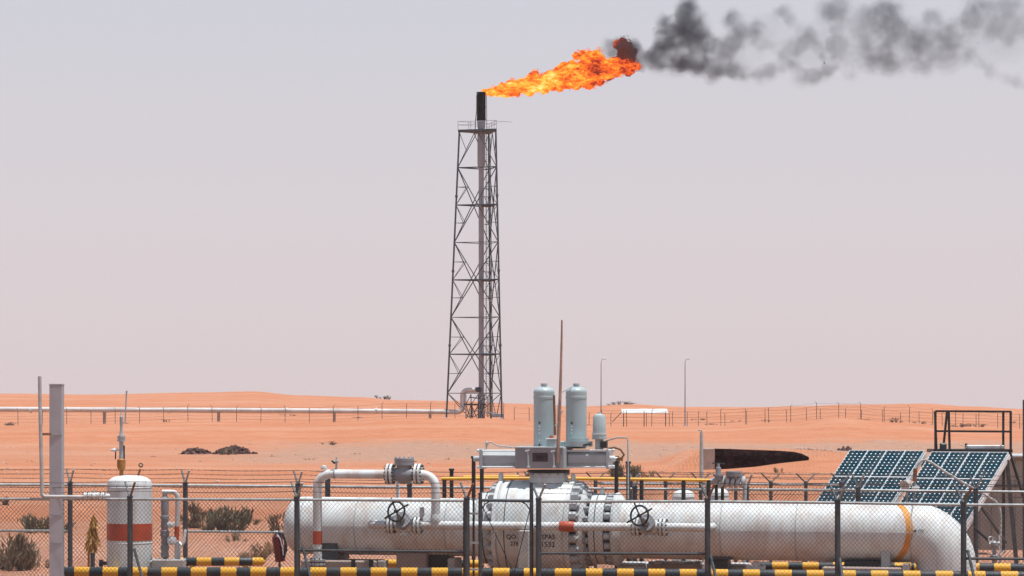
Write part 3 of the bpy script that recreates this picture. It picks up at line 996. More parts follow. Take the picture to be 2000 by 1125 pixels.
def build_main_pipe():
    L = along(1790)
    root = thing('main_pipe', 'large white pipe lying across the yard, elbow turning down at right', 'pipe', (PF(1200).x, PF(1200).y, 0.05))
    # left run with domed end
    prof = [(along(558), 0)]
    a0 = along(590); d = a0 - along(558)
    for k in range(1, 9):
        t = k / 8 * math.pi / 2
        prof.append((a0 - d * math.cos(t), R0 * math.sin(t) ** 0.85))
    prof += [(along(938), R0)]
    MB().lathe(PA, AX, prof, 64).build('left_run', 'white', root, 30)
    # right run and elbow down
    cb = PA + AX * along(1790) - Vector((0, 0, 1)) * 0.80
    pts = [PF(1212), PF(1500)] + [PF(1790)]
    n0 = 64
    run = MB().lathe(PA, AX, [(along(1212), R0), (along(1783), R0)], n0).build('right_run', 'white', root, 30)
    Zd = Vector((0, 0, -1))
    bend = arc(PF(1783) + Zd * 0.62, AX, -Zd, 0.62, math.pi / 2, 0, 14)
    # keep the elbow's inside tight: drop straight to the ground
    end = bend[-1].copy(); end.z = -0.4
    eb = MB().tube(bend + [end], R0, 48).build('elbow', 'white', root, 40)
    # weld seams
    for px in (600, 705, 880, 1414, 1560, 1783):
        MB().lathe(PA, AX, [(along(px) - 0.012, R0), (along(px) - 0.008, R0 + 0.009), (along(px) + 0.008, R0 + 0.009), (along(px) + 0.012, R0)], 64).build('weld_seam', 'grey_paint', root, 60)
    for p0, p1 in ((600, 930), (1420, 1790)):
        sm = MB()
        for k in range(40):
            t0, t1 = along(p0) + (along(p1) - along(p0)) * k / 40, along(p0) + (along(p1) - along(p0)) * (k + 0.93) / 40
            if random.random() < 0.3: continue
            th = 0.03
            q0 = PA + AX * t0 + TW * (R0 * math.cos(th) + 0.002) + UPV * (R0 * math.sin(th))
            q1 = PA + AX * t1 + TW * (R0 * math.cos(th) + 0.002) + UPV * (R0 * math.sin(th))
            sm.bar(q0, q1, 0.008, 0.012)
        o = sm.build('seam_weld', 'white', root, 0); o['kind'] = 'stuff'
    # oblique painted band
    n = 64; vs = []; fs = []
    for j, (c, rr) in enumerate(((0.0, R0 + 0.004), (0.125, R0 + 0.004))):
        for k in range(n):
            t = 2 * math.pi * k / n
            a = along(1733) + c * 1.0 + 0.40 * math.cos(t - 0.12)
            vs.append(PA + AX * a + TW * (rr * math.cos(t)) + UPV * (rr * math.sin(t)))
    fs = [(k, (k + 1) % n, n + (k + 1) % n, n + k) for k in range(n)]
    MB().add(vs, fs).build('painted_band', 'orange_band', root, 60)
    text_on('M 770', 1795, 1037, 0.075, root, 0.003, 'stencil_text')
    # nozzle stubs
    q = PZ(777, 962, 0.0)
    MB().cyl(PA + AX * along(777) + UPV * (R0 - 0.05), PA + AX * along(777) + UPV * (R0 + 0.35), 0.035, None, 10).build('drain_nozzle', 'white', root)


def text_mesh(s, size):
    c = D.curves.new('lettering', 'FONT')
    c.body = s
    c.size = size
    c.offset = size * 0.012
    c.align_x = 'CENTER'; c.align_y = 'CENTER'
    o = D.objects.new('lettering', c)
    COL.objects.link(o)
    dg = bpy.context.evaluated_depsgraph_get()
    me = D.meshes.new_from_object(o.evaluated_get(dg))
    D.objects.remove(o); D.curves.remove(c)
    return me


def text_on(s, px, py, size, root, lift, name, R=None, stretch=1.0):
    """flat stencil lettering wrapped round the pipe's or body's surface"""
    R = R or R0
    me = text_mesh(s, size)
    a0 = along(px, R * 0.8)
    c = PF(px, R * 0.8)
    zc = P(px, py, c.y).z - (PA + AX * a0).z
    t0 = math.asin(max(-0.98, min(0.98, zc / R)))
    for v in me.vertices:
        a = a0 + v.co.x * stretch
        t = t0 + v.co.y / R
        v.co = PA + AX * a + TW * ((R + lift) * math.cos(t)) + UPV * ((R + lift) * math.sin(t))
    me.materials.clear()
    return link(name, me, 'ink', root)


build_main_pipe()


def nut_mesh(r, L):
    b = MB()
    b.lathe((0, 0, 0), (0, 0, 1), [(-L / 2, r * 0.82), (-L / 2 + r * 0.12, r), (L / 2 - r * 0.12, r), (L / 2, r * 0.82)], 6)
    b.lathe((0, 0, 0), (0, 0, 1), [(L / 2, r * 0.55), (L / 2 + r * 0.35, r * 0.55), (L / 2 + r * 0.45, r * 0.4)], 10)
    return b.mesh('nut', 40)


def nut_ring(px, Rr, count, r, L, root, mat, phase=0.0, flip=1):
    me = nut_mesh(r, L)
    me.materials.append(MT[mat])
    a = along(px)
    q = (AX * flip).to_track_quat('Z', 'Y')
    for k in range(count):
        t = 2 * math.pi * (k + phase) / count
        p = PA + AX * a + TW * (Rr * math.cos(t)) + UPV * (Rr * math.sin(t))
        o = link('nut', me, None, root, p)
        o.rotation_euler = q.to_euler()


def build_valve():
    root = thing('ball_valve', 'big bolted white ball valve in the middle of the pipe', 'valve', (PF(1050).x, PF(1050).y, 0.05))
    s = PF(1050).y / F
    def seg(name, prof, n=64, mat='valve_white', sm=25):
        return MB().lathe(PA, AX, [(along(p), r * s) for p, r in prof], n).build(name, mat, root, sm)
    seg('end_flange', [(934, 57), (938, 60), (942, 70), (955, 71), (955, 69), (956.5, 69), (956.5, 71), (972, 71), (973, 58), (984, 58)])
    seg('body_flange', [(976, 60), (977, 92), (979, 94), (985, 94), (986, 90)])
    seg('body', [(984, 88), (990, 92), (1002, 93), (1003, 92.3), (1004, 93), (1060, 94.5), (1112, 93), (1118, 90)])
    seg('body_flange', [(1116, 90), (1117, 95), (1126, 95), (1127, 62), (1146, 60)])
    seg('adapter', [(1138, 60), (1139, 80), (1143, 80), (1152, 68), (1155, 60), (1158, 60)])
    seg('end_flange', [(1160, 60), (1160, 68), (1171, 69), (1171, 67), (1172.5, 67), (1172.5, 69), (1188, 69), (1189, 58), (1200, 58)])
    seg('end_flange', [(1200, 58), (1203, 70), (1208, 72), (1214, 66), (1220, 57.5)])
    for pa, pb, rr_ in ((972.5, 976.5, 79), (1126.5, 1138.5, 77), (1154, 1160.5, 62), (1189, 1200, 61)):
        seg('gap_shade_ring', [(pa, 50), (pa, rr_), (pb, rr_), (pb, 50)], 48, 'black')  # black rings paint the shade inside the gaps behind the nuts
    for pa, rr_ in ((956, 71.35), (1002, 93.3), (1171.5, 69.35)):
        seg('joint_line', [(pa, rr_ - 2), (pa, rr_), (pa + 1.3, rr_), (pa + 1.3, rr_ - 2)], 64, 'black')
    nut_ring(979 - 6, 82 * s, 24, 8.2 * s, 0.11, root, 'grey_paint', 0.25, -1)
    nut_ring(966, 64 * s, 22, 6.6 * s, 0.10, root, 'grey_paint', 0.0, 1)
    nut_ring(1133, 84 * s, 24, 8.6 * s, 0.15, root, 'grey_paint', 0.25, 1)
    nut_ring(1154, 66 * s, 20, 6.6 * s, 0.11, root, 'act', 0.0, -1)
    nut_ring(1196, 63 * s, 20, 7.2 * s, 0.12, root, 'grey_paint', 0.4, 1)
    # lifting lugs
    for px in (980, 1121, 1178):
        c = PA + AX * along(px) + UPV * (96 * s if px < 1150 else 70 * s)
        MB().box(c + TW * 0.1, (0.075, 0.14, 0.22), (AX, TW, UPV), 0.02).build('lifting_lug', 'valve_white', root)
    # top neck
    o = PA + AX * along(1072)
    MB().lathe(o, (0, 0, 1), [(0.80, 0.40), (0.93, 0.38), (0.98, 0.37), (0.985, 0.355), (1.06, 0.355)], 32).build('stem_neck', 'valve_white', root)
    MB().lathe(o, (0, 0, 1), [(1.06, 0.40), (1.12, 0.40)], 32).build('mounting_plate', 'black', root)
    for k in range(12):
        t = 2 * math.pi * k / 12
        p = o + Vector((0.375 * math.cos(t), 0.375 * math.sin(t), 1.05))
        MB().cyl(p - Vector((0, 0, 0.03)), p + Vector((0, 0, 0.0)), 0.022, None, 6).build('stud', 'grey_paint', root)
    for (t, px, py, sz) in (('QO', 1002, 1048, 0.115), ('276', 1008, 1061.5, 0.115), ('ISPAS', 1073, 1048.5, 0.125), ('1532', 1073, 1063, 0.14)):
        text_on(t, px, py, sz, root, 0.006, 'stencil_text', 93.6 * s, 1.0)
    # pedestals that carry the valve
    for px in (1000, 1100):
        c = PF(px)
        MB().box((c.x, c.y, 0.05), (0.35, 0.9, 0.5), None, 0.03).build('pedestal', 'concrete', root)
    return root


VALVE = build_valve()


def build_actuator():
    zdir = Vector((0, 0, 1))
    Yc = PF(1065).y
    s = Yc / F
    root = thing('valve_actuator', 'grey hydraulic actuator with two horizontal cylinders on the big valve', 'actuator', (PF(1072).x, PF(1072).y, PF(1072).z + 1.12))
    ax = (AX.copy()); ax.z = 0; ax.normalize()
    ac = (ax, Vector((-ax.y, ax.x, 0)), zdir)
    ctr = lambda px, py, tw=0.0: P(px, py, PF(px, tw).y)
    # yoke box
    c = ctr(1061, 894.5)
    bx = MB().box(c, (92 * s, 1.0, 40 * s), ac, 0.012).build('yoke_housing', 'act', root)
    MB().box(ctr(1061, 873.6), (97 * s, 1.04, 0.03), ac, 0.006).build('cover_plate', 'grey_paint', bx)
    fr = lambda px, py, d: P(px, py, PF(px, 0.50 + d).y)
    pl = MB().box(fr(1055, 893, 0.006), (30 * s, 0.012, 17 * s), ac, 0.003).build('name_plate', 'plate', bx)
    MB().torus(fr(1050.5, 892.6, 0.016), TW, 3.5 * s, 0.9 * s, 18, 6).build('logo_ring', 'ink', bx)
    MB().bar(fr(1052, 894.5, 0.016), fr(1055, 897, 0.016), 0.012).build('logo_tail', 'ink', bx)
    tm = text_mesh('biffi', 0.085)
    o0 = fr(1062, 893.5, 0.014)
    for v in tm.vertices:
        v.co = o0 + ax * v.co.x + zdir * v.co.y
    tm.materials.clear()
    link('lettering', tm, 'ink', bx)
    for px, py in ((1030, 880), (1080, 881)):
        MB().bar(fr(px - 4, py + 1, 0.02), fr(px + 4, py - 1, 0.02), 0.05, 0.035).build('bracket', 'alu', bx)
        MB().cyl(fr(px + 1, py + 3, 0.02), fr(px + 2, 911, 0.02), 0.02, None, 8).build('tie_rod', 'grey_paint', bx)
        MB().cyl(fr(px + 2, 910, 0.02), fr(px + 2, 913, 0.02), 0.032, None, 6).build('rod_nut', 'alu', bx)
    MB().box(ctr(1108.5, 894.5), (5 * s, 0.92, 41 * s), ac, 0.008).build('end_flange', 'grey_paint', bx)
    # cylinders
    for (p0, p1, pe0, pe1) in ((945, 1013, 940, 946.5), (1112, 1188, 1187, 1193)):
        a, b = ctr(p0, 896), ctr(p1, 896.5)
        cyl = MB().cyl(a, b, 18.6 * s, None, 8).build('hydraulic_cylinder', 'grey_paint', root, 20)
        ep = (ctr(pe0, 896) + ctr(pe1, 896)) / 2
        MB().box(ep, ((pe1 - pe0) * s, 0.42, 39 * s), ac, 0.01).build('end_cap', 'grey_paint', cyl)
        for dy in (-0.19, 0.19):
            for dz in (-0.155, 0.155):
                MB().cyl(ctr(p0 - 1, 896) - Vector((ac[1] * dy)) + zdir * dz, ctr(p1, 896) - ac[1] * dy + zdir * dz, 0.017, None, 8).build('tie_rod', 'alu', cyl)
                e2 = ctr(pe0 - 1.5 if p0 < 1000 else pe1 + 1.5, 896) - ac[1] * dy + zdir * dz
                MB().cyl(e2 - ax * 0.025, e2 + ax * 0.025, 0.032, None, 6).build('rod_nut', 'alu', cyl)
        for t in (0.33, 0.68):
            q = a.lerp(b, t)
            MB().cyl(q - ax * 0.012, q + ax * 0.012, 18.9 * s, None, 8).build('band', 'grey_paint', cyl, 20)
    MB().lathe(ctr(925, 896), ax, [(0, 0.045), (0.01, 0.055), (0.15, 0.055)], 16).build('stop_screw_cap', 'grey_paint', root)
    MB().lathe(ctr(1193, 896), ax, [(0, 0.06), (0.08, 0.06), (0.08, 0.035), (0.13, 0.035)], 14).build('stop_screw_cap', 'alu', root)
    MB().lathe(ctr(1200, 896), ax, [(0, 0.03), (0.1, 0.03), (0.1, 0.045), (0.16, 0.045)], 10).build('copper_fitting', 'orange_rust', root)
    # oil and gas bottles
    for px, lab in ((1062.5, 0), (1125.5, 1)):
        Yb = PF(px).y + 0.30
        sb_ = Yb / F
        b0 = P(px, 876, Yb)
        h = lambda py: (876 - py) * sb_
        r = 20.3 * sb_
        prof = [(0, r), (h(779), r), (h(778.5), r * 1.03), (h(774), r * 1.03), (h(773.5), r)]
        for k in range(1, 8):
            t = k / 8 * math.pi / 2
            prof.append((h(769) + (h(756) - h(769)) * math.sin(t), r * math.cos(t) * 0.985 + 0.05 * math.sin(t)))
        prof += [(h(755), 0.055), (h(753), 0.05), (h(753), 0.065), (h(749), 0.065)]
        bt = MB().lathe(b0, zdir, prof, 40).build('oil_bottle', 'bottle', root, 30)
        for py in (826, 833, 839, 846, 860, 869):
            q = P(px - 10 * 0.9, py, Yb - r * 0.93)
            MB().cyl(q + Vector((0, 0.03, 0)), q - Vector((0, 0.015, 0)), 0.019 if py in (826, 869) else 0.015, None, 8).build('sight_plug', 'black' if py in (826, 869) else 'alu', bt)
    # brackets, gauge block and pump
    MB().box(ctr(1078, 867, 0.25), (18 * s, 0.22, 17 * s), ac, 0.015).build('control_block', 'bottle', root)
    MB().box(ctr(1078, 857, 0.25), (20 * s, 0.25, 0.02), ac, 0.004).build('control_lid', 'alu', root)
    MB().box(ctr(1110, 868, -0.1), (70 * s, 0.05, 12 * s), ac, 0.01).build('bracket_plate', 'bottle', root)
    MB().lathe(ctr(1130, 872, 0.0), zdir, [(0, 0.27), (0.10, 0.27), (0.10, 0.2), (0.16, 0.2)], 24).build('bottle_base', 'bottle', root)
    pc = ctr(1170.5, 878, 0.1)
    h = lambda py: (878 - py) * s
    MB().lathe(pc, zdir, [(0, 0.08), (h(858), 0.08), (h(858), 0.14), (h(850), 0.14), (h(847), 0.135), (h(847), 0.128), (h(816), 0.122), (h(811), 0.10), (h(809), 0.05), (h(808), 0.035), (h(806), 0.035)], 14).build('pump_motor', 'bottle', root, 25)
    MB().lathe(pc, zdir, [(h(849), 0.142), (h(846), 0.142)], 20).build('pump_band', 'alu', root)
    MB().box(ctr(1180, 868, 0.15), (12 * s, 0.14, 14 * s), ac, 0.01).build('terminal_box', 'black', root)
    MB().tube([ctr(1092, 876, 0.2), ctr(1120, 874, 0.25), ctr(1155, 866, 0.2)], 0.018, 8).build('hydraulic_hose', 'black', root)
    MB().tube([ctr(1186, 876, 0.1), ctr(1200, 874, 0.1), ctr(1212, 878, 0.1), ctr(1219, 888, 0.1), ctr(1214, 895, 0.1), ctr(1204, 897, 0.05)], 0.021, 8).build('cable_loop', 'rust', root)
    MB().tube([ctr(1183, 861, 0), ctr(1205, 854.5, 0), ctr(1224, 855, 0), ctr(1226.5, 859, 0), ctr(1227, 905, 0), ctr(1227, 975, 0)], 0.016, 6).build('instrument_tube', 'hose', root)
    MB().tube([ctr(950, 877, 0), ctr(950, 863, 0), ctr(960, 864, 0), ctr(970, 870, 0), ctr(1000, 874, 0)], 0.013, 6).build('instrument_tube', 'hose', root)
    MB().box(ctr(951, 867, 0), (0.06, 0.06, 0.08), ac, 0.01).build('tube_fitting', 'grey_paint', root)
    MB().cyl(ctr(1082, 772, 0.2), ctr(1084, 850, 0.2), 0.025, None, 8).build('sight_tube', 'rust', root)
    MB().cyl(ctr(1089, 790, 0.2), ctr(1088, 862, 0.2), 0.012, None, 6).build('sight_tube', 'alu', root)
    MB().bar(ctr(1093, 815, 0.3), ctr(1099, 801, 0.3), 0.045, 0.02).build('hand_lever', 'alu', root)
    MB().bar(ctr(1085, 832, 0.3), ctr(1089, 826, 0.3), 0.04, 0.03).build('hand_lever', 'alu', root)
    MB().cyl(ctr(1076, 851, 0.3), ctr(1077, 856, 0.3), 0.035, None, 10).build('red_cap', 'red', root)
    MB().tube([ctr(1095, 767, 0.1), ctr(1105, 761, 0.05), ctr(1118, 754, -0.2)], 0.012, 6).build('vent_tube', 'hose', root)
    # tall rod
    w = tag(MB().tube([ctr(1097.5, 625, 0.5), ctr(1097, 660, 0.5), ctr(1095, 740, 0.5), ctr(1092, 830, 0.5), ctr(1089, 904, 0.5)], [0.016, 0.020, 0.027, 0.033, 0.035], 10).build('pole', 'rust_pole'),
            'tall slim brownish pole standing in front of the grey actuator', 'pole')


build_actuator()


# ------------------------------------------------------------------ bypass piping
def flange_pair(root, o, axis, R, mat='white', n=24, nb=12, gap=0.03, th=0.042):
    axis = Vector(axis).normalized()
    fl = MB()
    fl.lathe(o, axis, [(-gap / 2 - th, R * 0.55), (-gap / 2 - th, R), (-gap / 2, R), (-gap / 2, R * 0.66), (gap / 2, R * 0.66), (gap / 2, R), (gap / 2 + th, R), (gap / 2 + th, R * 0.55)], n)
    f = fl.build('flange', mat, root, 25)
    a, u, w = ortho(axis)
    for k in range(nb):
        t = 2 * math.pi * (k + 0.5) / nb
        p = Vector(o) + (u * math.cos(t) + w * math.sin(t)) * R * 0.84
        MB().cyl(p - axis * (gap / 2 + th + 0.03), p + axis * (gap / 2 + th + 0.03), R * 0.085, None, 6).build('bolt', 'galv_dark', f)
    return f


def handwheel(root, c, axis, R):
    axis = Vector(axis).normalized()
    hb = MB().torus(c, axis, R, 0.020, 32, 8).build('handwheel', 'black', root)
    a, u, w = ortho(axis)
    for k in range(2):
        t = rad(28) + k * math.pi / 2
        d = u * math.cos(t) + w * math.sin(t)
        MB().cyl(Vector(c) - d * R * 1.55, Vector(c) + d * R * 1.55, 0.017, None, 6).build('spoke', 'black', hb)
    MB().cyl(Vector(c) - axis * 0.03, Vector(c) + axis * 0.05, 0.03, None, 10).build('hub', 'black', hb)


def build_bypass():
    T = 1.07
    s = PF(800, T).y / F
    r = 9.0 * s
    root = thing('bypass_pipe', 'slim white bypass pipe arching over the left end of the main pipe', 'pipe', (PZ(620, 1100, T).x, PZ(620, 1100, T).y, 0.05))
    Z_ = Vector((0, 0, 1))
    foot = PZ(620, 1100, T); foot.z = 0.0
    top_py = 925.5
    R_ = 27 * s
    e0 = PZ(620, top_py, T) + AX * R_ - Z_ * R_
    bend1 = arc(e0, -AX, Z_, R_, 0, math.pi / 2, 10)
    MB().tube([foot, PZ(620, 1070, T)] + bend1 + [PZ(752, top_py + 1, T)], r, 20).build('left_leg', 'white', root)
    MB().lathe((foot.x, foot.y, PZ(620, 1063, T).z), (0, 0, 1), [(0, r + 0.003), (PZ(620, 1037, T).z - PZ(620, 1063, T).z, r + 0.003)], 24).build('red_band', 'red', root)
    flange_pair(root, (foot.x, foot.y, PZ(620, 1098, T).z), (0, 0, 1), 0.15, 'grey_paint', 20, 8)
    R2 = 26 * s
    c2 = PZ(851, top_py + 2, T) - AX * R2 - Z_ * R2
    bend2 = arc(c2, Z_, AX, R2, 0, math.pi / 2, 10)
    MB().tube([PZ(820, top_py + 2, T)] + bend2 + [PZ(851, 985, T), PZ(851, 1027, T)], r * 0.98, 20).build('right_leg', 'white', root)
    for px in (762, 817):
        flange_pair(root, PZ(px, 926, T), AX, 20.5 * s, 'white', 28, 14)
    # check valve body
    c = PZ(789.5, 927, T)
    bd = MB().lathe(c, AX, [(-24 * s, 10 * s), (-20 * s, 11 * s), (-10 * s, 17 * s), (0, 19 * s), (10 * s, 17 * s), (20 * s, 11 * s), (24 * s, 10 * s)], 28).build('check_valve_body', 'act', root, 50)
    MB().lathe(c, (0, 0, 1), [(8 * s, 15 * s), (18 * s, 15 * s), (18 * s, 19.5 * s), (24.5 * s, 19.5 * s), (24.5 * s, 18.8 * s), (26 * s, 18.8 * s), (26 * s, 19.5 * s), (32 * s, 19.5 * s), (33 * s, 18 * s)], 32).build('bonnet', 'act', bd, 25)
    for k in range(12):
        t = 2 * math.pi * k / 12
        p = c + Vector((17 * s * math.cos(t), 17 * s * math.sin(t), 32 * s))
        MB().cyl(p, p + Vector((0, 0, 2.6 * s)), 1.7 * s, None, 6).build('bonnet_nut', 'grey_paint', bd)
    MB().bar(PZ(806, 901, T), PZ(814, 901.5, T), 0.012).build('hinge_pin', 'rust', bd)
    MB().cyl(PZ(776, 947, T - 0.1), PZ(776, 972, T - 0.1), 0.028, None, 8).build('drain_stub', 'white', bd)
    # vents on the elbow
    MB().lathe(PZ(633, 917, T), (0, 0, 1), [(0, 0.065), (0.04, 0.065), (0.04, 0.055), (0.07, 0.05), (0.085, 0.0)], 14).build('vent_cap', 'white', root)
    vb = MB()
    vb.cyl(PZ(657, 922, T), PZ(657, 898, T), 0.022, None, 8)
    vb.cyl(PZ(651, 903, T), PZ(661, 901, T), 0.03, None, 8)
    vb.cyl(PZ(657, 898, T), PZ(657, 893, T), 0.013, None, 6)
    vb.build('bleed_valve', 'grey_paint', root)
    MB().bar(PZ(648, 900, T + .05), PZ(654, 905, T + .05), 0.03).build('bleed_handle', 'black', root)
    cl = MB().torus(PZ(654, 925, T), AX, r + 0.006, 0.014, 20, 6).build('pipe_clamp', 'galv', root)

    # lower line with two gate valves
    low = thing('crossover_pipe', 'thin white pipe with red sleeve and two handwheel valves before the main pipe', 'pipe', (PZ(1050, 1027, T).x, PZ(1050, 1027, T).y, 0.9))
    rl = 8.2 * s
    py = lambda px: 1026.0 + (px - 850) * 0.0085
    q = lambda px, dy=0: PZ(px, py(px) + dy, T)
    for px0, px1, el in ((735, 762, -1), (820, 1238, 0), (1300, 1372, 1)):
        pts = [q(px0), q((px0 + px1) / 2), q(px1)]
        if el == -1:
            b_ = arc(q(735) - TW * 0.12, TW, -AX, 0.12, 0, math.pi / 2, 6)
            pts = [b_[-1] - TW * 0.35] + list(reversed(b_)) + pts[1:]
        if el == 1:
            b_ = arc(q(1372) - TW * 0.12, TW, AX, 0.12, 0, math.pi / 2, 6)
            pts = pts[:-1] + b_ + [b_[-1] - TW * 0.35]
        MB().tube(pts, rl, 18).build('pipe_run', 'white', low)
    MB().lathe(q(1093), (q(1122) - q(1093)), [(0, rl * 1.05), (0.02, rl * 1.22), ((q(1122) - q(1093)).length - 0.02, rl * 1.22), ((q(1122) - q(1093)).length, rl * 1.05)], 20).build('red_sleeve', 'red', low)
    MB().lathe(PZ(851, 1004, T), (0, 0, -1), [(0, r * 1.0), (0.05, r * 1.12), (0.14, r * 1.25), (0.2, r * 1.0)], 20).build('tee', 'white', low)
    for px, wpx, wpy in ((790, 774, 999), (1269, 1249, 1007)):
        g = q(px)
        vb_ = MB().lathe(g, AX, [(-30 * s, 9 * s), (-22 * s, 9.5 * s), (-12 * s, 13 * s), (0, 15 * s), (12 * s, 13 * s), (22 * s, 9.5 * s), (30 * s, 9 * s)], 24).build('gate_valve_body', 'white', low, 50)
        for f in (-26, 26):
            flange_pair(low, q(px + f), AX, 17.5 * s, 'white', 24, 10)
        d = (PZ(wpx, wpy, T + 0.55) - g).normalized()
        MB().lathe(g, d, [(0, 14 * s), (0.16, 13 * s), (0.16, 17 * s), (0.20, 17 * s), (0.205, 16 * s), (0.245, 17 * s), (0.245, 9 * s), (0.36, 6 * s), (0.5, 3 * s)], 20).build('bonnet', 'act', vb_, 25)
        MB().cyl(g, PZ(wpx, wpy, T + 0.57), 0.017, None, 8).build('stem', 'galv', vb_)
        hd = (TW * 1.0 + AX * -0.35 + Vector((0, 0, 0.12))).normalized()
        handwheel(low, PZ(wpx, wpy, T + 0.55), hd, 19 * s)
        MB().lathe(g, (0, 0, -1), [(0.08, 9 * s), (0.14, 9 * s), (0.14, 12 * s), (0.19, 12 * s)], 16).build('drain_cap', 'white', vb_)
        MB().lathe(q(px + 34, 0) + Vector((0, 0, 0.05)), (0, 0, 1), [(0, 0.02), (0.1, 0.02), (0.14, 0.05), (0.28, 0.045), (0.3, 0.0)], 12).build('relief_valve', 'white', low) if px < 900 else None


build_bypass()


# ------------------------------------------------------------------ supports and small things under the pipe
def build_supports():
    def block(label, px0, px1, pt, tw, depth, mat, grp='concrete supports under the main pipe'):
        a, b = PF(px0, tw), PF(px1, tw)
        zt = P((px0 + px1) / 2, pt, (a.y + b.y) / 2).z
        rt = thing('pipe_support', label, 'support', ((a.x + b.x) / 2, (a.y + b.y) / 2, 0.03), grp)
        bk = MB().box(((a.x + b.x) / 2, (a.y + b.y) / 2, (zt + 0.0) / 2), ((b - a).length, depth, zt), (AX, -TW, UPV), 0.025).build('block', mat, rt)
        return rt, zt
    # left saddle plinth
    rt, zt = block('wide dark plinth with steel saddle under the left pipe end', 598, 742, 1093, 0.3, 0.8, 'concrete')
    c = PF(655, 0)
    sd = MB()
    n = 16
    vs, fs = [], []
    for j in (-0.16, 0.16):
        for k in range(n + 1):
            t = rad(215) + rad(110) * k / n
            vs.append(c + AX * j + TW * ((R0 + 0.012) * math.cos(t)) + UPV * ((R0 + 0.012) * math.sin(t)))
    for j in (-0.16, 0.16):
        for k in range(n + 1):
            t = rad(215) + rad(110) * k / n
            p = c + AX * j + TW * ((R0 + 0.012) * math.cos(t)) + UPV * 0
            p.z = zt - 0.01
            vs.append(p)
    m_ = n + 1
    for k in range(n):
        fs += [(k, k + 1, m_ + k + 1, m_ + k), (2 * m_ + k, 3 * m_ + k, 3 * m_ + k + 1, 2 * m_ + k + 1), (k, 2 * m_ + k, 2 * m_ + k + 1, k + 1), (m_ + k, m_ + k + 1, 3 * m_ + k + 1, 3 * m_ + k)]
    fs += [(0, m_, 3 * m_, 2 * m_), (n, 2 * m_ + n, 3 * m_ + n, m_ + n)]
    sd.add(vs, fs).build('saddle', 'galv_dark', rt, 40)
    for px in (615, 690, 725):
        MB().box(PF(px, 0.74) * 1 + Vector((0, 0, zt - PF(px, 0.74).z - 0.1)), (0.08, 0.03, 0.25), (AX, -TW, UPV)).build('anchor_plate', 'black', rt)
    MB().box(Vector((PF(748, 0.5).x, PF(748, 0.5).y, 0.33)), (0.13, 0.35, 0.72), (AX, -TW, UPV), 0.01).build('side_post', 'concrete_pale', rt)
    # central pier
    rt, zt = block('tall brown concrete pier under the pipe left of the valve', 782, 840, 1079, 0.05, 0.7, 'concrete')
    MB().box(Vector((PF(861, -0.05).x, PF(861, -0.05).y, zt / 2 - 0.03)), (0.42, 0.45, zt), (AX, -TW, UPV)).build('recess_shade_block', 'black', rt)  # solid black block paints the shade of the opening beside the pier
    MB().box(Vector((PF(888, 0.2).x, PF(888, 0.2).y, zt / 2 - 0.05)), (0.15, 0.6, zt - 0.08), (AX, -TW, UPV), 0.02).build('pale_edge', 'concrete_pale', rt)
    # right of the valve
    rt, zt = block('dark steel pier under the pipe below the right-hand fence post', 1394, 1424, 1090, 0.0, 0.5, 'black')
    MB().box(Vector((PF(1409).x, PF(1409).y, zt + 0.01)), (0.5, 0.6, 0.04), (AX, -TW, UPV)).build('bearing_plate', 'galv_dark', rt)
    rt, zt = block('long low plinth with saddle under the pipe beside the orange band', 1609, 1763, 1106, 0.3, 0.8, 'concrete')
    c = PF(1735, 0.0)
    MB().box(Vector((PF(1731, 0.3).x, PF(1731, 0.3).y, (zt + 1.0) / 2)), (0.17, 0.3, 1.0 - zt + 0.1), (AX, -TW, UPV), 0.01).build('saddle_web', 'grey_paint', rt)
    MB().box(Vector((PF(1690, 0.2).x, PF(1690, 0.2).y, zt + 0.05)), (0.75, 0.4, 0.10), (AX, -TW, UPV), 0.01).build('saddle_base', 'black', rt)
    MB().box(Vector((PF(1770, 0.4).x, PF(1770, 0.4).y, 0.33)), (0.13, 0.3, 0.78), (AX, -TW, UPV), 0.01).build('side_post', 'concrete_pale', rt)
    # pale post in front of the valve
    p = PZ(1024, 1036, 1.25)
    po = MB().box((p.x, p.y, p.z / 2), (0.2, 0.2, p.z), (AX, -TW, UPV), 0.012)
    tag(po.build('marker_post', 'concrete_pale'), 'pale square concrete post in front of the big valve', 'post')
    # equipment low between the pipe and the guard rails
    for lab, px0, px1, pt, tw, mat in (
            ('low white louvred box under the pipe right of the valve', 1210, 1264, 1098, -0.75, 'white'),
            ('brown concrete valve pit under the pipe below the second handwheel', 1268, 1372, 1100, -0.6, 'concrete'),
            ('low white box under the pipe beside the dark steel pier', 1424, 1462, 1100, -0.75, 'white')):
        a, b = PF(px0, tw), PF(px1, tw)
        zt = P((px0 + px1) / 2, pt, (a.y + b.y) / 2).z
        rt = thing('equipment_box', lab, 'box', ((a.x + b.x) / 2, (a.y + b.y) / 2, 0.03))
        ctr = (a + b) / 2; ctr.z = zt / 2
        bk = MB().box(ctr, ((b - a).length, 0.6, zt), (AX, -TW, UPV), 0.02).build('body', mat, rt)
        if mat == 'white':
            for k in range(2):
                cc = ctr.copy(); cc.z = zt - 0.05 - 0.09 * k
                MB().box(cc + TW * 0.305, ((b - a).length * 0.9, 0.02, 0.03), (AX, -TW, UPV)).build('louvre', 'galv', rt)
        else:
            for k in range(7):
                cc = a.lerp(b, (k + 0.5) / 7); cc.z = zt + 0.02
                MB().box(cc + TW * random.uniform(-.05, .2), ((b - a).length / 7 * random.uniform(0.6, 0.95), random.uniform(.25, .5), random.uniform(0.03, 0.07)), (AX, -TW, UPV), 0.01).build('broken_rim', 'concrete_pale', rt)
    # white drain valve
    c = PZ(1477, 1108, 0.2)
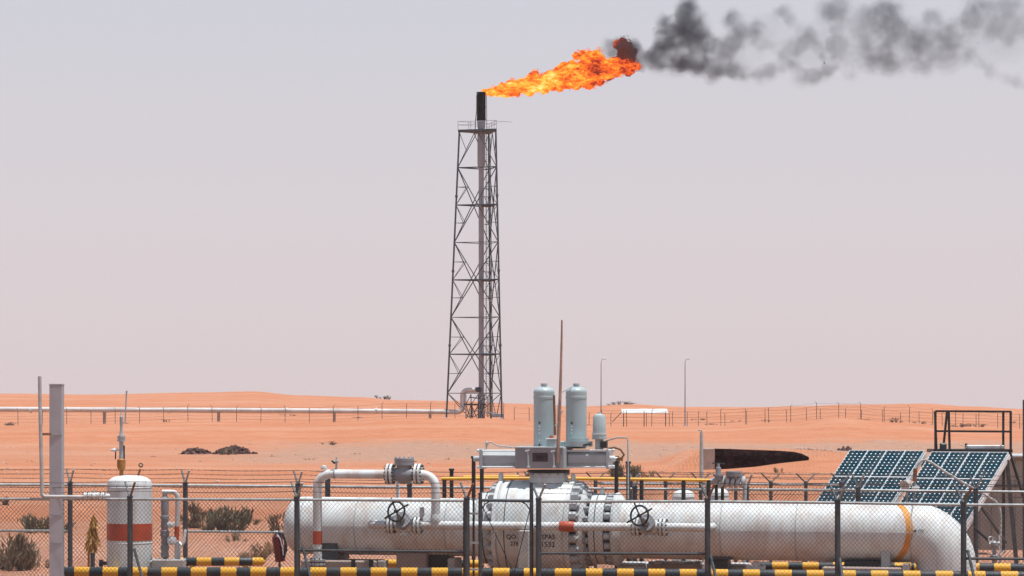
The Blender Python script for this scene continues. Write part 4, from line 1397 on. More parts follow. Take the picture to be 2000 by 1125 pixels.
    rt = thing('drain_valve', 'small white hydrant-like drain valve under the right pipe', 'valve', (c.x, c.y, 0.05))
    MB().lathe((c.x, c.y, 0.03), (0, 0, 1), [(0, 0.09), (c.z - 0.12, 0.07), (c.z - 0.1, 0.12), (c.z - 0.05, 0.12), (c.z, 0.075), (c.z + 0.06, 0.075), (c.z + 0.08, 0.045), (c.z + 0.10, 0.0)], 16).build('barrel', 'white', rt)
    for d in (-1, 1):
        MB().lathe((c.x, c.y, c.z - 0.02), AX * d, [(0.05, 0.05), (0.13, 0.05), (0.13, 0.075), (0.17, 0.075)], 14).build('outlet', 'white', rt)


build_supports()


# ------------------------------------------------------------------ striped guard rails
def guard(label, pts, r, period, off, posts):
    root = thing('guard_rail', label, 'guard rail', (pts[0].x, pts[0].y, 0.03), 'yellow and black striped guard rails')
    MB().tube(pts, r, 16).build('rail', stripe_mat('striped_paint', period, off, (0.70, 0.36, 0.02), (0.010, 0.022, 0.032)), root, 40)
    b0, b1 = pts[0], pts[1] - pts[0]
    MB().lathe(pts[0], (pts[0] - pts[1]), [(0, r), (r * 0.6, r * 0.75), (r * 0.85, r * 0.4), (r * 0.95, 0)], 16).build('end_cap', 'yellow', root)
    MB().lathe(pts[-1], (pts[-1] - pts[-2]), [(0, r), (r * 0.6, r * 0.75), (r * 0.85, r * 0.4), (r * 0.95, 0)], 16).build('end_cap', 'yellow', root)
    for t in posts:
        k = min(int(t), len(pts) - 2)
        p = pts[k].lerp(pts[k + 1], t - k)
        MB().cyl((p.x, p.y, -0.1), (p.x, p.y, p.z - r * 0.5), r * 0.6, None, 12).build('post', 'yellow', root)


g = lambda px, py, tw: PZ(px, py, tw)
guard('long front striped guard rail along the bottom of the fence', [PZ(126, 1118, 1.35), PZ(150, 1117.5, 1.50), PZ(200, 1118, 1.62), PZ(260, 1118.5, 1.65), PZ(600, 1118.5, 1.65), PZ(1000, 1120, 1.65), PZ(1400, 1122.5, 1.65), PZ(1700, 1125, 1.65), PZ(2040, 1127, 1.65)], 0.105, 0.575, 0.60, (0.5, 3.5, 4.5, 5.5, 6.5, 7.5))
guard('short back striped guard rail behind the small valve stack', [PZ(345, 1097, -1.0), PZ(420, 1097, -1.0), PZ(465, 1097, -1.0), PZ(495, 1097, -1.1), PZ(510, 1097, -1.3)], 0.085, 0.56, 0.15, (0.4, 2.5))
guard('back striped guard rail seen under the main pipe beside the brown pier', [PZ(752, 1101, -1.3), PZ(850, 1101.5, -1.3), PZ(935, 1102, -1.3)], 0.085, 0.56, 0.45, (0.3, 1.5))
guard('back striped guard rail seen under the right part of the main pipe', [PZ(1482, 1107, -1.2), PZ(1600, 1107.5, -1.2), PZ(1786, 1108.5, -1.2)], 0.095, 0.575, 0.30, (0.3, 1.5))
guard('striped guard rail at the right edge under the solar panels', [PZ(1890, 1109, -1.2), PZ(1960, 1110, -1.2), PZ(2060, 1111, -1.2)], 0.095, 0.575, 0.10, (0.5, 1.5))


# ------------------------------------------------------------------ chain-link fences and gate
def link_mesh(root, p0, p1, z0, z1a, z1b, pitch=0.078, r=0.0033, mat='wire', normal=None):
    """woven diagonal wires filling the bay between two posts"""
    d = Vector((p1.x - p0.x, p1.y - p0.y, 0)); Lb = d.length; d.normalize()
    nrm = Vector((d.y, -d.x, 0))
    b = MB()
    Hh = (z1a + z1b) / 2 - z0
    slope = 1.10
    for fam in (1, -1):
        k0 = -int(Hh / slope / pitch) - 2
        for k in range(k0, int((Lb + Hh / slope) / pitch) + 2):
            x0 = k * pitch
            # line x = x0 + fam * h / slope
            hs = []
            h_lo, h_hi = 0.0, Hh
            xa, xb = x0, x0 + fam * Hh / slope
            # clip to 0..Lb
            if max(xa, xb) <= 0 or min(xa, xb) >= Lb: continue
            def hx(x): return (x - x0) * slope / fam
            for xe in (0.0, Lb):
                if (xa - xe) * (xb - xe) < 0:
                    he = hx(xe)
                    inside_low = 0 <= xa <= Lb
                    if inside_low: h_hi = min(h_hi, he)
                    else: h_lo = max(h_lo, he)
            if h_hi - h_lo < 0.02: continue
            def pt(h):
                x = x0 + fam * h / slope
                zt = z0 + h * ((z1a + (z1b - z1a) * min(1, max(0, x / Lb))) - z0) / Hh
                return Vector((p0.x, p0.y, 0)) + d * x + Vector((0, 0, zt)) + nrm * (0.003 * fam)
            b.cyl(pt(h_lo), pt(h_hi), r, None, 4, False)
    o = b.build('wire_mesh', mat, root, 0)
    o['kind'] = 'stuff'
    return o


def barbed(root, pts, r=0.0045, mat='barb'):
    b = MB()
    for p0, p1 in zip(pts, pts[1:]):
        n = 6
        sag = min(0.03, 0.008 * (p1 - p0).length)
        line = [p0.lerp(p1, k / n) - Vector((0, 0, sag * 4 * (k / n) * (1 - k / n))) + Vector((0, 0, random.uniform(-.004, .004))) for k in range(n + 1)]
        b.tube(line, r, 4, False)
        Lb = (p1 - p0).length
        for k in range(int(Lb / 0.14)):
            t = (k + 0.5) * 0.14 / Lb
            i = min(n - 1, int(t * n)); q = line[i].lerp(line[i + 1], t * n - i)
            dd = Vector((random.uniform(-.5, .5), random.uniform(-.5, .5), 1)).normalized() * 0.018
            b.cyl(q - dd, q + dd, 0.003, None, 3, False)
    return b.build('barbed_wire', mat, root, 0)


def fence_line(name, label, grp, posts, arm_w=0.26, arm_h=0.27, mid=None, braces=(), mesh=True, pr=0.052, mat='galv_dark', rails=True, strands=3, no_mesh=(), rail_mat='galv', arms_at=None, rust_arm=True, rr=0.026, pitch=0.078, wire_r=0.0033):
    """posts: (px, py of the rail, Y)"""
    top = [P(*q) for q in posts]
    root = thing(name, label, 'fence', (top[0].x, top[0].y, 0.03), grp)
    arms = []
    for i, t in enumerate(top):
        d = (top[min(i + 1, len(top) - 1)] - top[max(i - 1, 0)]); d.z = 0; d.normalize()
        nrm = Vector((d.y, -d.x, 0))
        nrm = arms_at if arms_at is not None else Vector((0.45, -0.89, 0))
        p = MB().cyl((t.x, t.y, -0.1), (t.x, t.y, t.z + 0.03), pr, None, 12).build('post', mat, root)
        MB().lathe((t.x, t.y, t.z + 0.02), (0, 0, 1), [(0, pr * 1.12), (0.04, pr * 1.12), (0.065, pr * 0.6), (0.07, 0)], 12).build('post_cap', mat, p)
        aa = []
        for sgn in (1, -1):
            tip = Vector((t.x, t.y, t.z + 0.05)) + nrm * (sgn * arm_w) + Vector((0, 0, arm_h))
            MB().bar(Vector((t.x, t.y, t.z + 0.03)), tip, 0.034, 0.026).build('arm', 'rust' if (rust_arm and sgn > 0 and i % 2) else ('galv_dark' if sgn < 0 else rail_mat), p)
            aa.append(tip)
        arms.append((Vector((t.x, t.y, t.z + 0.05)), aa))
    for i in range(len(top) - 1):
        a, b = top[i], top[i + 1]
        if rails:
            MB().cyl(a, b, rr, None, 10).build('top_rail', rail_mat, root)
        if mid and mid[i]:
            dz = Vector((0, 0, mid[i]))
            MB().cyl(a - dz, b - dz, rr * 0.95, None, 10).build('middle_rail', 'galv_dark' if rust_arm else rail_mat, root)
        if mesh and i not in no_mesh:
            link_mesh(root, a, b, 0.06, a.z + 0.03, b.z + 0.03, pitch, wire_r)
    for sgn in (0, 1):
        for k in range(strands):
            t = (k + 1) / strands
            barbed(root, [o.lerp(aa[sgn], t) + Vector((0, 0, 0.015)) for o, aa in arms])
    for (px0, py0, px1, py1, Yb) in braces:
        MB().cyl(P(px0, py0, Yb), P(px1, py1, Yb - 0.3), 0.028, None, 8).build('brace', mat, root)
    return root


FY = lambda px: PF(px, 2.55).y     # the front fence stands parallel to the pipe
fence_line('chain_link_fence', 'front chain-link fence from the left edge to the gate', 'chain-link fences of the valve station',
           [(-74, 974.5, FY(-74)), (254, 975, FY(254)), (580, 976, FY(580)), (912, 978, FY(912))], mid=(0, 0, 0.94),
           braces=((262, 1072, 284, 1150, FY(262)), (591, 1068, 612, 1150, FY(590))))
fence_line('chain_link_fence', 'front chain-link fence from the gate to the right edge', 'chain-link fences of the valve station',
           [(1052, 979.5, FY(1052)), (1382, 979.5, FY(1382)), (1636, 982, FY(1636)), (1882, 986, FY(1882)), (2140, 987, FY(2140))], mid=(0.95, 0, 0, 0.96),
           braces=((1387, 1084, 1404, 1150, FY(1387)), (1640, 1090, 1648, 1150, FY(1640)), (1890, 1075, 1908, 1150, FY(1890))))
BY = 70.5
fence_line('chain_link_fence', 'back chain-link fence behind the white tank and pipes', 'chain-link fences of the valve station',
           [(-88, 946.5, BY), (137, 947, BY), (362, 948, BY), (582, 950, BY), (800, 951.5, BY - 0.2), (1020, 953, BY - 0.4), (1240, 955, BY - 0.6), (1458, 956.5, BY - 0.8), (1676, 957.5, BY - 1.0), (1906, 960, BY - 1.2), (2120, 962, BY - 1.4)],
           mid=(0.97, 0, 0.97, 0, 0, 0, 0, 0, 0, 0), arm_w=0.22, rust_arm=False, rr=0.028)
fence_line('chain_link_fence', 'farther fence with closely spaced forked posts left of the solar panels', 'chain-link fences of the valve station',
           [(1163 + 68.5 * k, 944 + 0.4 * k, 74.0) for k in range(8)], arm_w=0.21, arm_h=0.19, mesh=True, arms_at=Vector((0.96, -0.28, 0)), pr=0.04, rust_arm=False, rail_mat='galv', strands=2)


def build_gate():
    Yg = FY(990)
    root = thing('gate', 'narrow chain-link gate with crossed tension wires in the front fence', 'gate', (P(990, 1100, Yg).x, Yg, 0.03))
    a, b = P(938, 977, FY(938) + 0.05), P(1038, 978.5, FY(1038) + 0.05)
    for p, h in ((a, 0.14), (b, 0.34)):
        MB().cyl((p.x, p.y, 0.05), (p.x, p.y, p.z + h), 0.036, None, 10).build('stile', 'galv_dark', root)
    MB().cyl(a, b, 0.028, None, 10).build('top_rail', 'galv_dark', root)
    for h in (0.12,):
        MB().cyl((a.x, a.y, h), (b.x, b.y, h), 0.028, None, 10).build('bottom_rail', 'galv_dark', root)
    link_mesh(root, a, b, 0.1, a.z, b.z)
    m_ = P(1004, 1120, Yg)
    for q in (a, b):
        MB().cyl(q - Vector((0, 0, 0.03)), m_, 0.008, None, 6).build('tension_wire', 'black', root)
    for q, s_ in ((a, 1), (b, -1)):
        ax_ = (b - a).normalized() * s_
        MB().tube([q - Vector((0, 0, 0.2)), q + ax_ * 0.1 - Vector((0, 0, 0.06)), q + ax_ * 0.22], 0.011, 6).build('corner_brace', 'black', root)
    for px in (925,):
        p = P(px, 977, FY(px) + 0.1)
        MB().cyl((p.x, p.y, 0.05), (p.x, p.y, p.z + 0.05), 0.022, None, 8).build('latch_post', 'galv_dark', root)
        MB().cyl((p.x - 0.18, p.y, p.z), (p.x - 0.18, p.y, 0.05), 0.016, None, 8).build('latch_post', 'galv_dark', root)
    for py in (1003, 1060, 1112):
        p = P(925, py, FY(925) + 0.05)
        MB().box(p, (0.24, 0.06, 0.035), (AX, -TW, UPV)).build('hinge', 'galv', root)
    p = P(1044, 1028, FY(1044))
    MB().bar(p, p + AX * 0.12, 0.03).build('latch', 'black', root)


build_gate()


# ------------------------------------------------------------------ left group: column, vent line, tank, valve stack
def build_left():
    Y = 63.2
    p0, p1 = P(97, 752, Y), P(121.5, 752, Y)
    rt = thing('steel_column', 'tall grey square steel column at the far left', 'column', ((p0.x + p1.x) / 2, Y, 0.03))
    w = p1.x - p0.x
    ct = (p0.x + p1.x) / 2
    MB().box((ct, Y + w / 2, p0.z / 2), (w, w, p0.z), (Vector((0.9975, -0.07, 0)), Vector((0.07, 0.9975, 0)), Vector((0, 0, 1))), 0.006).build('shaft', 'col', rt)
    MB().box((ct, Y + w / 2, p0.z + 0.012), (w * 1.04, w * 1.04, 0.02), (Vector((0.9975, -0.07, 0)), Vector((0.07, 0.9975, 0)), Vector((0, 0, 1)))).build('top_cap', 'grey_paint', rt)
    for py in (849, 1006, 1060):
        MB().bar(P(97.5, py, Y - 0.006), P(121, py, Y - 0.006), 0.012, 0.018).build('weld_line', 'galv', rt)
    e0, e1_ = P(123, 1006, Y + 0.1), P(123, 1130, Y + 0.1)
    MB().bar(e0, e1_, 0.03).build('angle_bar', 'grey_paint', rt)
    MB().box((ct, Y + w / 2, 0.05), (0.5, 0.5, 0.1)).build('base_plate', 'galv_dark', rt)
    # vent line
    Yv = 63.0
    rv = thing('vent_pipe', 'thin grey vent pipe rising beside the tall column', 'pipe', (P(81, 970, Yv).x, Yv, 1.9))
    rr = 3.6 * Yv / F
    Yh = 62.95
    c = P(89, 963, Yh)
    R_ = 7 * Yh / F
    bend = arc(c, Vector((1, 0, 0)), Vector((0, 0, 1)), R_, math.pi, 1.5 * math.pi, 6)
    MB().tube([P(77.5, 735, Yh), P(78, 780, Yh), P(79.5, 850, Yh), P(81.5, 940, Yh)] + bend + [P(160, 970.5, Yh), P(166, 970.8, Yh)], rr, 12).build('tube', 'hose', rv)
    MB().bar(P(82, 848, Yh), P(98, 848, Yh + 0.25), 0.05, 0.045).build('wall_bracket', 'rust', rv)
    for px in (167, 176, 192, 201):
        flange_pair(rv, P(px, 968.5, Yh), (1, 0, 0), 0.068, 'white', 16, 6, 0.012, 0.02)
    MB().cyl(P(165, 968.5, Yh), P(212, 968.5, Yh + 0.6), 0.042, None, 14).build('tail_pipe', 'white', rv)
    MB().lathe(P(184, 968.5, Yh), (1, 0, 0), [(-0.07, 0.04), (-0.03, 0.06), (0.03, 0.06), (0.07, 0.04)], 14).build('ball_valve_body', 'white', rv)
    MB().cyl(P(184, 963, Yh), P(184, 958, Yh), 0.02, None, 8).build('valve_stem', 'grey_paint', rv)

    # tank
    Yt = 64.6
    s = Yt / F
    base = P(253, 1110, Yt)
    rt = thing('white_tank', 'upright white tank with broad red band and domed top', 'tank', (base.x, Yt, 0.03))
    z = lambda py: H + (HY - py) / F * Yt
    r = 44 * s
    prof = [(0.02, r), (z(955), r), (z(948), r * 0.995)]
    for k in range(1, 9):
        t = k / 8 * math.pi / 2
        prof.append((z(946) + (z(928) - z(946)) * math.sin(t), max(0.0, r * (math.cos(t) ** 0.75)) if k < 8 else 0.0))
    MB().lathe((base.x, Yt, 0), (0, 0, 1), prof, 56).build('shell', 'white', rt, 30)
    MB().lathe((base.x, Yt, 0), (0, 0, 1), [(z(1055), r + 0.004), (z(1022), r + 0.004)], 56).build('red_band', 'red', rt, 30)
    for py in (952, 1060):
        MB().lathe((base.x, Yt, 0), (0, 0, 1), [(z(py) - 0.01, r), (z(py) - 0.004, r + 0.005), (z(py) + 0.004, r + 0.005), (z(py) + 0.01, r)], 56).build('weld_seam', 'white', rt, 60)
    nx = P(237, 928, Yt)
    L = lambda a, b, prof, nm, mt, n=14: MB().lathe((nx.x, Yt, 0), (0, 0, 1), [(z(p), q * s) for p, q in prof], n).build(nm, mt, rt, 30)
    L(0, 0, [(934, 4), (918, 4), (918, 5.5), (914, 7.5), (914, 8.3), (898, 8.3), (898, 7.8), (896, 5)], 'rusty_nozzle', 'orange_rust')
    L(0, 0, [(897, 4.3), (862, 4.3), (862, 8), (858, 8), (858, 7), (855, 7), (855, 8), (851, 8), (851, 4.5), (836, 2.5), (826, 3.4), (814, 3.4), (811, 1.6), (803, 1.2)], 'relief_stack', 'grey_paint')
    MB().tube([P(240, 825, Yt), P(244.5, 824, Yt), P(245, 815, Yt), P(246, 790, Yt), P(247, 768, Yt)], 0.014, 8).build('sample_tube', 'grey_paint', rt)
    MB().bar(P(246, 767, Yt), P(249, 764, Yt), 0.035).build('tube_tip', 'grey_paint', rt)
    MB().lathe(P(215, 879, Yt), (1, 0, 0), [(0, 0.0), (0.02, 0.02), (0.08, 0.035), (0.12, 0.035), (0.13, 0.02), (0.22, 0.018)], 10).build('gauge', 'alu', rt)
    MB().tube([P(226, 881, Yt), P(225.5, 897, Yt)], 0.012, 6).build('drip_leg', 'black', rt)
    MB().tube([P(242.5, 870, Yt), P(242.5, 898, Yt)], 0.014, 6).build('drip_leg', 'black', rt)
    MB().tube([P(268, 934, Yt), P(271, 925, Yt), P(274, 916, Yt)], 0.022, 8).build('lifting_hook_stem', 'rust', rt)
    MB().torus(P(275, 908.5, Yt), (0.2, 1, 0), 0.036, 0.014, 16, 6).build('lifting_hook', 'rust', rt)
    for px in (244, 262):
        MB().box(P(px, 930, Yt - 0.1), (0.03, 0.02, 0.06)).build('lifting_lug', 'white', rt)
    MB().lathe(P(194, 1100, Yt), (1, 0, 0), [(0, 0.07), (0.07, 0.07), (0.07, 0.035), (0.2, 0.035)], 14).build('drain_flange', 'galv_dark', rt)

    # valve stack with inverted U
    Yk = 64.4
    s = Yk / F
    z = lambda py: H + (HY - py) / F * Yk
    b = P(322, 1100, Yk)
    rt = thing('valve_stack', 'slim grey flanged valve stack with looped pipe beside the white tank', 'valve', (b.x, Yk, 0.03))
    MB().lathe((b.x, Yk, 0), (0, 0, 1), [(z(p), q * s) for p, q in ((1110, 4), (1090, 4), (1088, 8), (1080, 8), (1079, 7), (1074, 7), (1073, 8.5), (1066, 8.5), (1065, 7), (1048, 7.2), (1047, 9), (1043, 9), (1042, 8), (1040, 9), (1036, 9), (1035, 6.5), (1026, 8), (1015, 7), (1014, 9), (1008, 9), (1007, 7), (990, 8), (985, 7.5), (975, 7.8), (970, 5), (966, 5))], 18).build('valve_body', 'act', rt, 25)
    Rb = 10 * s
    c = Vector((P(347, 970, Yk).x - Rb, Yk, z(961) - Rb))
    bend = arc(c, Vector((0, 0, 1)), Vector((1, 0, 0)), Rb, 0, math.pi / 2, 8)
    MB().tube([Vector((P(317, 961, Yk).x, Yk, z(961)))] + bend + [P(347, 1000, Yk), P(346, 1028, Yk)], 4.6 * s, 14).build('loop_pipe', 'white', rt)
    MB().cyl(P(346, 1028, Yk), P(344.5, 1056, Yk), 4.8 * s, None, 14).build('red_sleeve', 'red', rt)
    MB().box(((P(343, 1085, Yk).x + P(351, 1085, Yk).x) / 2, Yk, z(1056) / 2), (0.10, 0.12, z(1056)), None, 0.008).build('stand_post', 'grey_paint', rt)
    MB().tube([P(344.5, 1056, Yk), P(344, 1075, Yk), P(344, 1106, Yk)], 3.2 * s, 10).build('loop_pipe_tail', 'white', rt)
    for px, py, q in ((332, 1025, 0.06), (334, 1056, 0.085)):
        MB().lathe(P(px, py, Yk - 0.1), (0.75, -0.66, 0), [(-0.05, 0.03), (-0.02, q), (0.02, q), (0.02, q * 0.6), (0.06, q * 0.6), (0.06, q * 0.9), (0.08, q * 0.9), (0.1, 0.0)], 18).build('gauge', 'alu', rt)
    MB().box(Vector((P(330, 1100, Yk).x, Yk, z(1092) / 2)), (0.62, 0.5, z(1092)), None, 0.015).build('concrete_base', 'concrete_pale', rt)
    MB().lathe(P(305, 1098, Yk), (1, 0, 0), [(-0.12, 0.035), (-0.06, 0.035), (-0.06, 0.075), (-0.02, 0.075), (-0.02, 0.05), (0.04, 0.05), (0.04, 0.075), (0.08, 0.075), (0.08, 0.03), (0.14, 0.03)], 16).build('drain_valve', 'galv', rt)
    MB().tube([P(351, 1060, Yk - .1), P(356, 1066, Yk - .15), P(360, 1058, Yk - .15), P(362, 1034, Yk - .1)], 0.03, 8).build('hook_bracket', 'alu', rt)

    # yellow flag, small stub posts
    Yf = 66.0
    q = P(173, 1072, Yf)
    rt = thing('marker_stake', 'drooping dull yellow tuft on a rusty stake left of the tank', 'marker', (q.x, Yf, 0.03))
    MB().cyl((q.x, Yf, -0.1), P(173.5, 1050, Yf), 0.028, 0.022, 8).build('stake', 'orange_rust', rt)
    fb = MB()
    keys = [(1004, 0.8), (1015, 4), (1030, 7.5), (1045, 10.5), (1055, 12), (1064, 11), (1071, 6.5), (1074, 3.0)]
    for k in range(420):
        py = 1004 + 68 * random.random() ** 0.8
        hw = lerp_keys(keys, py)
        t = random.uniform(0, 2 * math.pi); f = random.random() ** 0.5
        cpx = 183 - (py - 1004) * 0.07
        p = P(cpx + math.cos(t) * hw * f, py, Yf + math.sin(t) * M(hw, Yf) * f * 0.7)
        d = Vector((math.cos(t) * 0.35 + random.gauss(0, .2), random.gauss(0, .25), -1)).normalized()
        L_ = random.uniform(0.08, 0.17)
        s_ = d.cross(Vector((random.gauss(0, 1), random.gauss(0, 1), 0.1))).normalized() * random.uniform(0.006, 0.014)
        fb.add([p - s_ * .4, p + s_ * .4, p + d * (L_ * .6) + s_, p + d * L_, p + d * (L_ * .6) - s_], [(0, 1, 2, 3, 4)])
    MB().tube([P(174, 1050, Yf), P(177, 1030, Yf), P(183, 1005, Yf)], 0.012, 6).build('tip_rod', 'orange_rust', rt)
    fb.build('straw_tuft', 'yellow_cloth', rt, 0)['kind'] = 'stuff'
    q = P(181, 1080, 65.5)
    b_ = MB().cyl((q.x, 65.5, 0), (q.x, 65.5, q.z), 0.045, None, 12)
    tag(b_.build('stub_pipe', 'galv_dark'), 'short dark capped pipe stub beside the yellow tuft marker', 'pipe')

    # fire extinguisher on a stand
    Ye = 67.2
    q = P(545, 1060, Ye)
    s = Ye / F
    rt = thing('fire_extinguisher', 'dark red fire extinguisher with black hose hung on a stake', 'extinguisher', (q.x, Ye, 0.03))
    tilt = Vector((0.10, 0, 1)).normalized()
    b0 = P(548, 1097, Ye)
    MB().lathe(b0, (P(541, 1047, Ye) - b0), [(0, 0.085), (0.02, 0.105), (0.50, 0.105), (0.55, 0.07), (0.57, 0.03), (0.60, 0.03)], 20).build('cylinder', 'ext_red', rt, 30)
    MB().lathe(P(539.5, 1042, Ye), (0.1, 0, 1), [(0, 0.03), (0.03, 0.045), (0.06, 0.03)], 12).build('valve_head', 'alu', rt)
    MB().bar(P(533, 1041, Ye - .05), P(545, 1039.5, Ye - .05), 0.03, 0.02).build('grip', 'black', rt)
    MB().tube([P(543, 1042, Ye - .05), P(552, 1043, Ye - .1), P(558, 1056, Ye - .12), P(558, 1075, Ye - .12), P(553, 1089, Ye - .12)], 0.035, 10).build('hose', 'black', rt)
    MB().tube([P(541, 1043, Ye - .12), P(547, 1052, Ye - .15), P(552, 1070, Ye - .16), P(553, 1084, Ye - .16)], 0.012, 6).build('safety_strap', 'alu', rt)
    MB().cyl((q.x + 0.03, Ye + 0.14, -0.1), P(543, 1037, Ye + 0.14), 0.026, None, 8).build('stake', 'galv_dark', rt)


build_left()


# ------------------------------------------------------------------ yellow handrail, stanchions, manifold, small tanks, thin lamp
def build_middle_back():
    Y = 67.4
    rt = thing('handrail', 'thin yellow handrail on black posts behind the big valve', 'handrail', (P(1100, 975, Y).x, Y, 0.03))
    MB().tube([P(862, 935, Y), P(950, 934.5, Y), P(1060, 934.5, Y), P(1200, 935.5, Y), P(1300, 937, Y), P(1386, 938, Y)], 0.034, 10).build('rail', 'yellow', rt)
    MB().tube([P(905, 931.5, Y + .6), P(1014, 930.5, Y + .6)], 0.03, 10).build('rail', 'yellow', rt)
    for px in (868, 1000, 1253, 1335, 1384):
        p = P(px, 938, Y)
        MB().cyl((p.x, Y, 0), p, 0.042, None, 10).build('post', 'black', rt)
    for lab, px, py, Yp in (('black stanchion with a T-head left of the yellow rail', 882, 917, 68.2), ('black stanchion below the left cylinder cap', 925, 893, 66.8), ('black stanchion under the left actuator cylinder', 941, 905, 66.4), ('black stanchion under the right actuator cylinder end', 1204, 893, 66.4), ('black stanchion carrying the thin instrument tube', 1227, 903, 66.6)):
        p = P(px, py, Yp)
        b = MB().cyl((p.x, Yp, 0), p, 0.04, None, 10)
        b.box(p, (0.11, 0.09, 0.05), None, 0.008)
        tag(b.build('stanchion', 'black'), lab, 'post', 'black stanchions behind the valve')
    # elbow support behind the bypass
    p = P(640, 932, 66.2)
    rt = thing('pipe_stanchion', 'dark stanchion standing behind the left bypass elbow', 'post', (p.x, 66.2, 0.03))
    MB().cyl((p.x, 66.2, 0), p, 0.055, None, 12).build('shaft', 'galv_dark', rt)
    MB().box((p.x, 66.2, p.z + 0.02), (0.2, 0.2, 0.03)).build('head_plate', 'galv_dark', rt)

    # manifold
    Ym = 68.0
    s = Ym / F
    b = P(1420, 980, Ym)
    rt = thing('pipe_manifold', 'grey coiled pipe manifold with hand valve behind the pipe', 'manifold', (b.x, Ym, 0.03))
    coil = []
    for k in range(0, 5 * 16 + 1):
        t = k / 16
        coil.append(P(1402 + 10.2 * t, 941, Ym) + Vector((0, 0.10 * math.sin(2 * math.pi * t), 0.085 * math.cos(2 * math.pi * t))))
    e = P(1453, 980, Ym)
    MB().tube(coil + [P(1455, 945, Ym), P(1454, 985, Ym), Vector((e.x, Ym, 0))], 0.042, 10).build('coil', 'grey_paint', rt)
    MB().tube([Vector((P(1384, 980, Ym).x, Ym, 0)), P(1383, 960, Ym), P(1381, 946, Ym), P(1385, 940, Ym), P(1402, 937, Ym)], 0.05, 12).build('inlet_pipe', 'grey_paint', rt)
    vb = MB().lathe(P(1403, 938, Ym - .1), (0, 0, 1), [(0, 0.07), (0.08, 0.07), (0.08, 0.11), (0.12, 0.11), (0.12, 0.06), (0.26, 0.055), (0.27, 0.03), (0.34, 0.03)], 16).build('hand_valve', 'act', rt)
    MB().bar(P(1391, 904.5, Ym - .1), P(1415.5, 905.5, Ym - .1), 0.035, 0.025).build('t_handle', 'galv_dark', vb)
    MB().lathe(P(1433, 931, Ym - .05), (0, 0, 1), [(0, 0.16), (0.03, 0.165), (0.05, 0.165), (0.05, 0.15), (0.07, 0.15), (0.07, 0.165), (0.11, 0.165)], 24).build('bolted_cover', 'act', rt)
    for px in (1399, 1411):
        p = P(px, 946, Ym + .15)
        MB().cyl((p.x, Ym + .15, 0), p, 0.035, None, 8).build('leg', 'black', rt)
    for px, hw, py, lab in ((1335, 22, 957, 'small white domed tank behind the pipe under the yellow rail'), (1404, 20, 954, 'small white domed tank behind the coiled manifold')):
        Yd = 69.2
        sd = Yd / F
        c = P(px, py, Yd)
        rt = thing('domed_tank', lab, 'tank', (c.x, Yd, 0.03), 'small domed tanks')
        r = hw * sd
        prof = [(0, r), (c.z - 0.14, r)] + [(c.z - 0.14 + 0.14 * math.sin(k / 6 * math.pi / 2), r * max(0, math.cos(k / 6 * math.pi / 2)) ** 0.7) for k in range(1, 6)] + [(c.z, 0)]
        MB().lathe((c.x, Yd, 0), (0, 0, 1), prof, 32).build('shell', 'white', rt)
        MB().lathe((c.x, Yd, c.z - 0.16), (0, 0, 1), [(0, r), (0.006, r + .006), (0.02, r + .006), (0.026, r)], 32).build('seam_ring', 'grey_paint', rt)
        MB().cyl((c.x, Yd, c.z - 0.02), (c.x, Yd, c.z + 0.05), 0.03, None, 10).build('top_nozzle', 'grey_paint', rt)
    # thin grey pole with hooked tip
    Yp = 76.0
    p = P(1370, 845, Yp)
    rt = thing('hooked_pole', 'thin grey pole with a hooked tip in front of the soot-black wall', 'pole', (p.x, Yp, 0))
    MB().tube([Vector((p.x, Yp, -0.1)), P(1370, 900, Yp), p], [0.055, 0.045, 0.035], 10).build('shaft', 'hose', rt)
    MB().tube([p, P(1370, 841, Yp), P(1366, 839.5, Yp), P(1363, 841, Yp)], 0.018, 8).build('hook', 'hose', rt)


build_middle_back()


